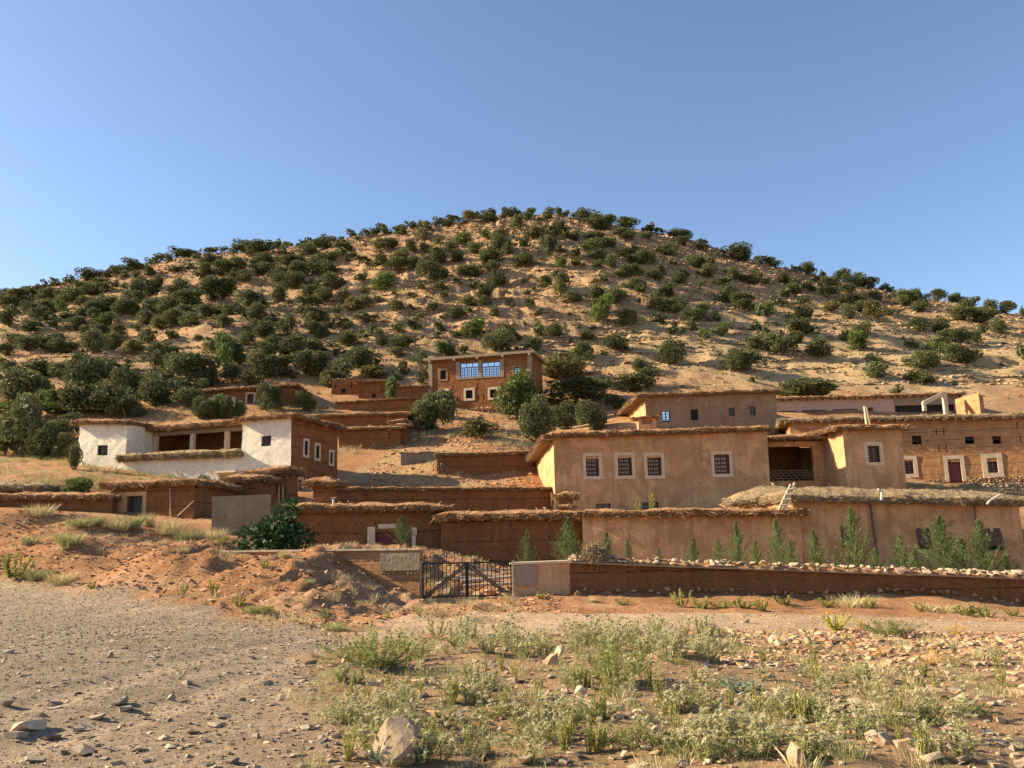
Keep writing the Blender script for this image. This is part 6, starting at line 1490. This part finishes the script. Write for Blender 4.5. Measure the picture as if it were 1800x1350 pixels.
def boulder(name, g, sx, sy, sz, seed, mat, label):
    bm = bmesh.new(); rs = np.random.default_rng(seed)
    v = rs.normal(0, 1, (13, 3)); v /= np.linalg.norm(v, axis=1)[:, None]
    for p in v: bm.verts.new(p)
    bmesh.ops.convex_hull(bm, input=bm.verts)
    bmesh.ops.delete(bm, geom=[x for x in bm.verts if not x.link_faces], context='VERTS')
    bmesh.ops.bevel(bm, geom=bm.edges[:], offset=.05, segments=1, affect='EDGES')
    bmesh.ops.triangulate(bm, faces=bm.faces); bmesh.ops.subdivide_edges(bm, edges=bm.edges, cuts=2, use_grid_fill=True)
    for x in bm.verts:
        x.co += Vector(nvec(x.co, 2.2, .05)) + Vector(nvec(x.co, 6, .02))
        x.co.x *= sx; x.co.y *= sy; x.co.z *= sz
    me = bpy.data.meshes.new(name); bm.to_mesh(me); bm.free(); me.materials.append(M[mat])
    return tag(link(name, me, None, g + Vector((0, 0, sz * .45))), label, 'boulder')
M['boulder'] = surf('weathered_boulder', (0.25, 0.18, 0.115), (0.37, 0.275, 0.18), 5, 30, bstr=.6, bdist=.03)
g = land(697, 1338, 4, 20); boulder('boulder', g, .24, .2, .22, 4, 'boulder', 'largest grey-tan boulder with a flat sunlit face in the near verge')
g = land(1016, 1047, 28, 33); boulder('boulder', g, .28, .22, .13, 9, 'clod', 'long rounded reddish boulder lying beside the gate pier')
for i, (px, py, w, h) in enumerate(((790, 1036, 26, 16), (815, 1040, 30, 18), (840, 1034, 22, 20), (860, 1038, 30, 16), (880, 1032, 26, 18), (775, 1030, 24, 14))):
    g = at(px, py, 33.6 + i * .15); g.z = float(gh(g.x, g.y)); s_ = g.y / FPX
    o = link('rock', random.choice(ROCKP), None, g + Vector((0, 0, .1)), i * 1.3, (w * s_ * .6, w * s_ * .5, h * s_)); tag(o, 'pale block of stone under the poles behind the iron gate', 'rock', 'stones behind the iron gate')
# ------------------------------------------------------------------ herbs and grasses
def tuft_mesh(name, mat, seed, n=420, h=1.0, spread=.9, wid=.005, lean=.32):
    rs = np.random.default_rng(seed)
    a = rs.uniform(0, 6.28, n); r0 = rs.uniform(0, .32, n) ** .8 * spread; b = np.stack([np.cos(a) * r0, np.sin(a) * r0, np.zeros(n)], 1)
    d = np.stack([np.cos(a + rs.normal(0, .7, n)) * lean, np.sin(a + rs.normal(0, .7, n)) * lean, np.ones(n)], 1) * rs.uniform(.35, 1.0, (n, 1)) * h
    d[:, :2] *= rs.uniform(.2, 1, (n, 1))
    w = np.cross(d, rs.normal(0, 1, (n, 3))); w /= np.linalg.norm(w, axis=1)[:, None]; w *= wid
    m_ = b + d * .55; e = b + d; e[:, :2] += d[:, :2] * .5
    V = np.stack([b - w, b + w, m_ + w * .8, e, m_ - w * .8], 1).reshape(-1, 3)
    return np_mesh(name, V, np.arange(5 * n).reshape(n, 5), mat, rnd=np.repeat(rs.random(n), 5))
STRAW = [tuft_mesh('blades', 'straw', 600 + k) for k in range(4)]
GGR = [tuft_mesh('blades', 'grassgreen', 620 + k) for k in range(4)]
def herb_mesh(name, mat, seed, stems=16, per=26, leaf=.07, wid=.022, lean=.7, hgt=1.0, flower=None):
    """bushy herb: leaning stems set with leaves; about 1 m wide and 1 m high"""
    global RNG
    keep = RNG; RNG = np.random.default_rng(seed)
    V_ = []; F_ = []; R2 = []; o = 0
    for k in range(stems):
        a = RNG.uniform(0, 6.28); ln = RNG.uniform(0, 1) ** .7 * lean; b = np.array([math.cos(a), math.sin(a), 0]) * RNG.uniform(0, .12)
        tip = np.array([math.cos(a) * ln * .62, math.sin(a) * ln * .62, hgt * RNG.uniform(.55, 1.0) * (1 - .35 * ln)])
        t = np.linspace(.08, 1, per)[:, None]; P = b + (tip - b) * t + np.array([math.cos(a), math.sin(a), 0]) * (t * (1 - t)) * .15
        dr = RNG.normal(0, 1, (per, 3)); dr[:, 2] = np.abs(dr[:, 2]) * .5 + .2; dr /= np.linalg.norm(dr, axis=1)[:, None]
        v, f = leaves(P, dr, leaf, wid, .1, .3); V_.append(v); F_.append(f + o); o += len(v); R2.append(RNG.random(len(v) // 4).repeat(4))
        w = np.cross(tip - b, [0, 1, .3]); w = w / np.linalg.norm(w) * .006
        V_.append(np.array([b - w, b + w, tip + w * .4, tip - w * .4])); F_.append(np.array([[0, 1, 2, 3]]) + o); o += 4; R2.append(np.full(4, .5))
    RNG = keep
    return np_mesh(name, np.concatenate(V_), np.concatenate(F_), mat, rnd=np.concatenate(R2))
WEED = [herb_mesh('foliage', 'weed', 700 + k, 13, 34, .10, .022, .6) for k in range(4)]
GRN = [herb_mesh('foliage', 'shrubgreen', 720 + k, 60, 34, .06, .009, .95) for k in range(2)]
GRN2 = [herb_mesh('foliage', 'shrubgreen', 730 + k, 16, 26, .07, .015, .8) for k in range(3)]
BLU = [herb_mesh('foliage', 'bluegreen', 740 + k, 14, 22, .10, .03, .9) for k in range(2)]
ORA = [herb_mesh('foliage', 'orangeplant', 750 + k, 18, 22, .06, .014, .8) for k in range(2)]
YEL = herb_mesh('foliage', 'yellowflower', 760, 26, 14, .06, .02, .9)
DRY = [herb_mesh('foliage', 'thistle', 770 + k, 22, 16, .06, .008, .85) for k in range(3)]
THL = [herb_mesh('foliage', 'thistle', 780 + k, 11, 24, .105, .016, .8, .85) for k in range(4)]
def thistle_heads(name, seed, n):
    rs = np.random.default_rng(seed); V_ = []; F_ = []; R2 = []; o = 0
    for k in range(n):
        a = rs.uniform(0, 6.28); r = rs.uniform(.05, .52); c = np.array([math.cos(a) * r, math.sin(a) * r, rs.uniform(.55, .98) * (1.0 - .45 * r)]); rad_ = rs.uniform(.075, .12)
        d = rs.normal(0, 1, (34, 3)); d /= np.linalg.norm(d, axis=1)[:, None]; w = np.cross(d, rs.normal(0, 1, (34, 3))); w /= np.linalg.norm(w, axis=1)[:, None]; w *= .010
        V_.append(np.stack([c + w, c - w, c + d * rad_ * rs.uniform(.8, 1.25, (34, 1))], 1).reshape(-1, 3)); F_.append(np.arange(102).reshape(34, 3) + o); o += 102; R2.append(np.repeat(rs.random(34), 3))
        hv, hf = HULLS[k % 12]; V_.append(c + hv * rad_ * .6); F_.append(hf + o); o += len(hv); R2.append(np.full(len(hv), .2))
        b = np.array([c[0] * .25, c[1] * .25, 0]); ww = np.array([.006, 0, 0]); V_.append(np.array([b - ww, b + ww, c])); F_.append(np.array([[0, 1, 2]]) + o); o += 3; R2.append(np.full(3, .4))
    return np_mesh(name, np.concatenate(V_), np.concatenate(F_), 'thistlehead', rnd=np.concatenate(R2))
HEADS = [thistle_heads('flower_heads', 800 + k, 7 + 2 * k) for k in range(4)]
def herb(name, px, py, w, h, parts, label, cat, group=None, y0=4.0, y1=60, asp=None):
    g = land(px, py, y0, y1); s_ = g.y / FPX
    r = bpy.data.objects.new(name, None); COL.objects.link(r); r.location = g - Vector((0, 0, .01)); tag(r, label, cat, group)
    a = rr_.uniform(0, 6.28)
    for nm, me in parts:
        o = link(nm, me, r, None, a, (w * s_, w * s_ * (asp or 1), h * s_))
        if nm in ('foliage', 'blades', 'flower_heads'): o['kind'] = 'stuff'
    return r
# prominent single plants
herb('green_shrub', 665, 1178, 185, 82, [('foliage', GRN[0])], 'wide soft green broom-like shrub where the track meets the verge', 'shrub')
herb('green_shrub', 1092, 1212, 135, 100, [('foliage', GRN[1])], 'tall rounded green broom-like shrub among the thistles', 'shrub')
herb('spurge_bush', 1470, 1110, 62, 40, [('foliage', GRN2[0]), ('flower_heads', YEL)], 'round bush with a yellow flowering top on the edge of the road', 'bush')
herb('green_shrub', 1562, 1116, 110, 34, [('foliage', GRN[0])], 'low bright grassy shrub beside the yellow flowering bush', 'shrub')
herb('dry_shrub', 1680, 1118, 60, 26, [('foliage', ORA[0])], 'small yellowish dry shrub further along the road edge', 'shrub')
herb('dry_shrub', 1515, 1106, 40, 26, [('foliage', ORA[1])], 'yellowing shrub wedged between the flowering bush and the grassy one', 'shrub')
for px, py, w, h in ((1545, 1155, 60, 22), (1640, 1170, 80, 30), (1500, 1140, 40, 16)): herb('orange_plant', px, py, w, h, [('foliage', ORA[px % 2])], 'patch of rusty orange dried plant on the rubble bank', 'plant', 'rusty dried plants on the rubble bank')
for px, py, w, h in ((735, 1345, 70, 30), (1300, 1225, 70, 34), (1330, 1218, 46, 26), (665, 1345, 50, 30)): herb('blue_green_spurge', px, py, w, h, [('foliage', BLU[px % 2])], 'low blue-green fleshy spurge in the stony verge', 'plant', 'blue-green spurges in the verge')
herb('climber', 1122, 897, 17, 42, [('foliage', WEED[0])], 'slim leafy climber left of the tall one below the tan house windows', 'climber', None, 50, 59)
herb('climber', 1146, 897, 22, 50, [('foliage', WEED[2])], 'taller leafy climber growing below the third lattice window', 'climber', None, 50, 59)
# thistles: the band behind, then the near verge
th = []
for i in range(60): th.append((rr_.uniform(760, 1260) if i < 45 else rr_.uniform(700, 1300), rr_.uniform(1118, 1165), rr_.uniform(38, 62), rr_.uniform(40, 60)))
for i in range(125):
    px = rr_.uniform(575, 1260) if i < 68 else rr_.uniform(1180, 1700); py = rr_.uniform(1190, 1350)
    f = (py - 1000) / 250
    if 1000 < px < 1200 and rr_.random() < .4: continue
    th.append((px, py, rr_.uniform(45, 80) * f, rr_.uniform(38, 62) * f))
for i, (px, py, w, h) in enumerate(th):
    herb('globe_thistle', px, py, w, h * .85, [('foliage', THL[i % 4]), ('flower_heads', HEADS[(i * 3) % 4])], 'dry spiny globe thistle with round pale heads in the rough verge', 'thistle', 'globe thistles in the verge')
for i in range(75):
    px = rr_.uniform(570, 1790); py = rr_.uniform(1150, 1350); f = (py - 990) / 260
    if px > 1650 and 1220 < py < 1300: continue
    herb('mullein', px, py, rr_.uniform(22, 40) * f, rr_.uniform(34, 64) * f, [('foliage', WEED[i % 4])], 'upright yellow-green leafy weed among the thistles', 'weed', 'yellow-green weeds in the verge')
for i in range(70):
    px = rr_.uniform(570, 1760); py = rr_.uniform(1140, 1345); f = (py - 990) / 260
    herb('grey_herb', px, py, rr_.uniform(50, 90) * f, rr_.uniform(20, 40) * f, [('foliage', DRY[i % 3] if i % 3 else GRN2[i % 2])], 'low greyish dry herb sprawling between the stones of the verge', 'herb', 'dry herbs in the verge')
# weeds on the bank and below the walls
bankp = [(30, 1018, 100, 52, 'w'), (70, 1020, 60, 30, 'g'), (110, 1028, 62, 26, 's'), (160, 1036, 34, 20, 'w'), (50, 960, 40, 22, 'g'), (120, 960, 60, 34, 'g'), (140, 930, 60, 26, 'g'), (70, 912, 56, 26, 's'), (115, 970, 40, 26, 'w'), (165, 925, 50, 26, 'g'), (225, 930, 70, 36, 'g'), (260, 925, 30, 26, 's'), (300, 940, 60, 30, 's'), (330, 950, 70, 30, 'g'), (375, 950, 60, 26, 's'), (390, 958, 40, 20, 'w'), (205, 935, 50, 26, 's'), (320, 1050, 30, 30, 'w'), (375, 1048, 34, 36, 'w'), (420, 1068, 40, 30, 'w'), (450, 1080, 60, 28, 'g'), (468, 1083, 44, 20, 'w'), (320, 975, 30, 14, 's'), (465, 1000, 30, 22, 'w'), (500, 980, 30, 14, 's'), (545, 1030, 24, 16, 'g'), (570, 1100, 30, 34, 'w'), (585, 1108, 60, 24, 'g'), (680, 1090, 20, 14, 'w'), (735, 1085, 30, 16, 'w'), (950, 1052, 34, 14, 'w'), (1095, 1064, 50, 14, 'w'), (1040, 1060, 24, 10, 's'),
         (1198, 1068, 34, 28, 'w'), (1235, 1070, 40, 20, 'w'), (1270, 1070, 50, 16, 'w'), (1310, 1070, 50, 18, 'w'), (1340, 1074, 36, 22, 'w'), (1380, 1066, 40, 16, 'w'), (1455, 1068, 40, 16, 'w'), (1500, 1066, 60, 18, 's'), (1530, 1070, 30, 18, 'w'), (1620, 1076, 30, 18, 'w'), (1660, 1078, 60, 14, 's'), (1700, 1082, 50, 18, 'w'), (1735, 1086, 40, 20, 'w'), (1780, 1084, 30, 14, 'w'), (1265, 1118, 20, 12, 'w')]
for i, (px, py, w, h, kd) in enumerate(bankp):
    onb = px < 740
    if px > 1100: w *= 1.5; h *= 1.25
    if kd == 's': herb('dry_grass_tuft', px, py, w, h, [('blades', STRAW[i % 4])], 'straw-coloured dry grass tuft on the red bank' if onb else 'straw-coloured dry grass tuft at the foot of the roadside wall', 'grass', 'dry tufts on the bank' if onb else 'dry tufts by the wall', 14)
    elif kd == 'g': herb('grass_tuft', px, py, w * .85, h * .7, [('blades', GGR[i % 4]), ('foliage', DRY[i % 3] if i % 2 else GRN2[i % 3])], 'grey-green half-dry grass tuft on the red bank', 'grass', 'half-dry tufts on the bank', 14)
    else: herb('weed', px, py, w, h, [('foliage', WEED[i % 4])], 'yellow-green weed growing on the red bank' if onb else 'yellow-green weed at the foot of the roadside wall', 'weed', 'weeds on the bank' if onb else 'weeds by the wall', 14)
# uncountable grass further back and small sprouts between the stones
def grass_stuff(name, label, pts, hs, mesh_pool, asp=1.0):
    V_ = []; F_ = []; R2 = []; o = 0; pool = []
    for me in mesh_pool:
        v = np.zeros(len(me.vertices) * 3); me.vertices.foreach_get('co', v); r_ = np.zeros(len(me.vertices)); me.attributes['rnd'].data.foreach_get('value', r_)
        pool.append((v.reshape(-1, 3), r_))
    for (x, y, z), h in zip(pts, hs):
        v, r_ = pool[random.randrange(len(pool))]; a = random.uniform(0, 6.28); k = len(v) // 5
        sel = np.sort(RNG.choice(k, max(10, int(k * .1)), replace=False)); ii = (sel[:, None] * 5 + np.arange(5)).ravel(); q = v[ii]
        V_.append(np.stack([(q[:, 0] * math.cos(a) - q[:, 1] * math.sin(a)) * h * 1.8 + x, (q[:, 0] * math.sin(a) + q[:, 1] * math.cos(a)) * h * 1.8 + y, q[:, 2] * h + z], 1)); R2.append(r_[ii]); F_.append(np.arange(len(ii)).reshape(-1, 5) + o); o += len(ii)
    return tag(link(name, np_mesh(name, np.concatenate(V_), np.concatenate(F_), 'straw' if mesh_pool is STRAW else 'grassgreen', rnd=np.concatenate(R2))), label, 'grass', None, 'stuff')
mv = lambda x, y: m_vg(x, y) & (fbm(x * .6, y * .6, 3, 33) > -.05)
P = sample(330, -3, 13, 4.8, 16, mv, 1.3); grass_stuff('verge_grass', 'thin dry grass between the stones of the verge', P, RNG.uniform(.06, .2, len(P)), STRAW)
P = sample(420, -3, 13, 4.8, 16, mv, 1.3); grass_stuff('verge_sprouts', 'thin greenish grass between the stones of the verge', P, RNG.uniform(.06, .18, len(P)), GGR)
mb_ = lambda x, y: m_bk(x, y) & (fbm(x * .35, y * .35, 3, 34) > .02)
P = sample(420, -30, 0, 19, 42, mb_); grass_stuff('bank_grass', 'sparse dry grass over the red bank', P, RNG.uniform(.1, .32, len(P)), STRAW)
mm = lambda x, y: cone(x, y) & (fbm(x * .2, y * .2, 3, 35) > .03)
P = sample(700, -36, 6, 55, 92, mm); grass_stuff('slope_grass', 'dry yellow grass on the slopes between the houses', P, RNG.uniform(.25, .65, len(P)), STRAW)
P = sample(350, -38, 6, 52, 92, mm); grass_stuff('slope_green_grass', 'greenish grass on the slopes between the houses', P, RNG.uniform(.25, .6, len(P)), GGR)
P = sample(520, -44, -21, 53, 78, cone); grass_stuff('garden_grass', 'half-dry grass on the ground left of the white house', P, RNG.uniform(.25, .6, len(P)), GGR)
P = sample(260, 24, 44, 62, 71, cone); grass_stuff('terrace_grass', 'dry grass before the long earth house', P, RNG.uniform(.25, .5, len(P)), STRAW)
mh = lambda x, y: cone(x, y) & (fbm(x * .1, y * .1, 3, 36) > 0)
P = sample(600, -110, 110, 94, 170, mh); grass_stuff('hill_grass', 'dry grass clumps over the lower hillside', P, RNG.uniform(.25, .6, len(P)), STRAW)

# low scrub between the junipers, far too small and many to count
def scrub(name, label, pts, mat, size, nl=34):
    n = len(pts) * nl
    c = np.repeat(pts, nl, 0); sz = np.repeat(size, nl)
    v = RNG.normal(0, 1, (n, 3)); v /= np.linalg.norm(v, axis=1)[:, None]; v[:, 2] = np.abs(v[:, 2])
    P_ = c + v * sz[:, None] * np.array([.55, .55, .5]) * RNG.uniform(.4, 1, (n, 1))
    V, F = leaves(P_, v, .16, .05, .3, .6)
    return tag(link(name, np_mesh(name, V, F, mat, rnd=np.repeat(RNG.random(n), 4))), label, 'scrub', None, 'stuff')
P = sample(2600, -130, 130, 95, 200, mh); scrub('hill_scrub', 'low olive scrub dotted between the junipers on the hillside', P, 'olive', RNG.uniform(.25, .6, len(P)))
P = sample(1600, -130, 130, 95, 200, lambda x, y: cone(x, y) & (fbm(x * .07, y * .07, 3, 37) > 0)); scrub('dry_hill_scrub', 'low dry yellowish scrub over the hillside', P, 'straw', RNG.uniform(.2, .45, len(P)), 22)
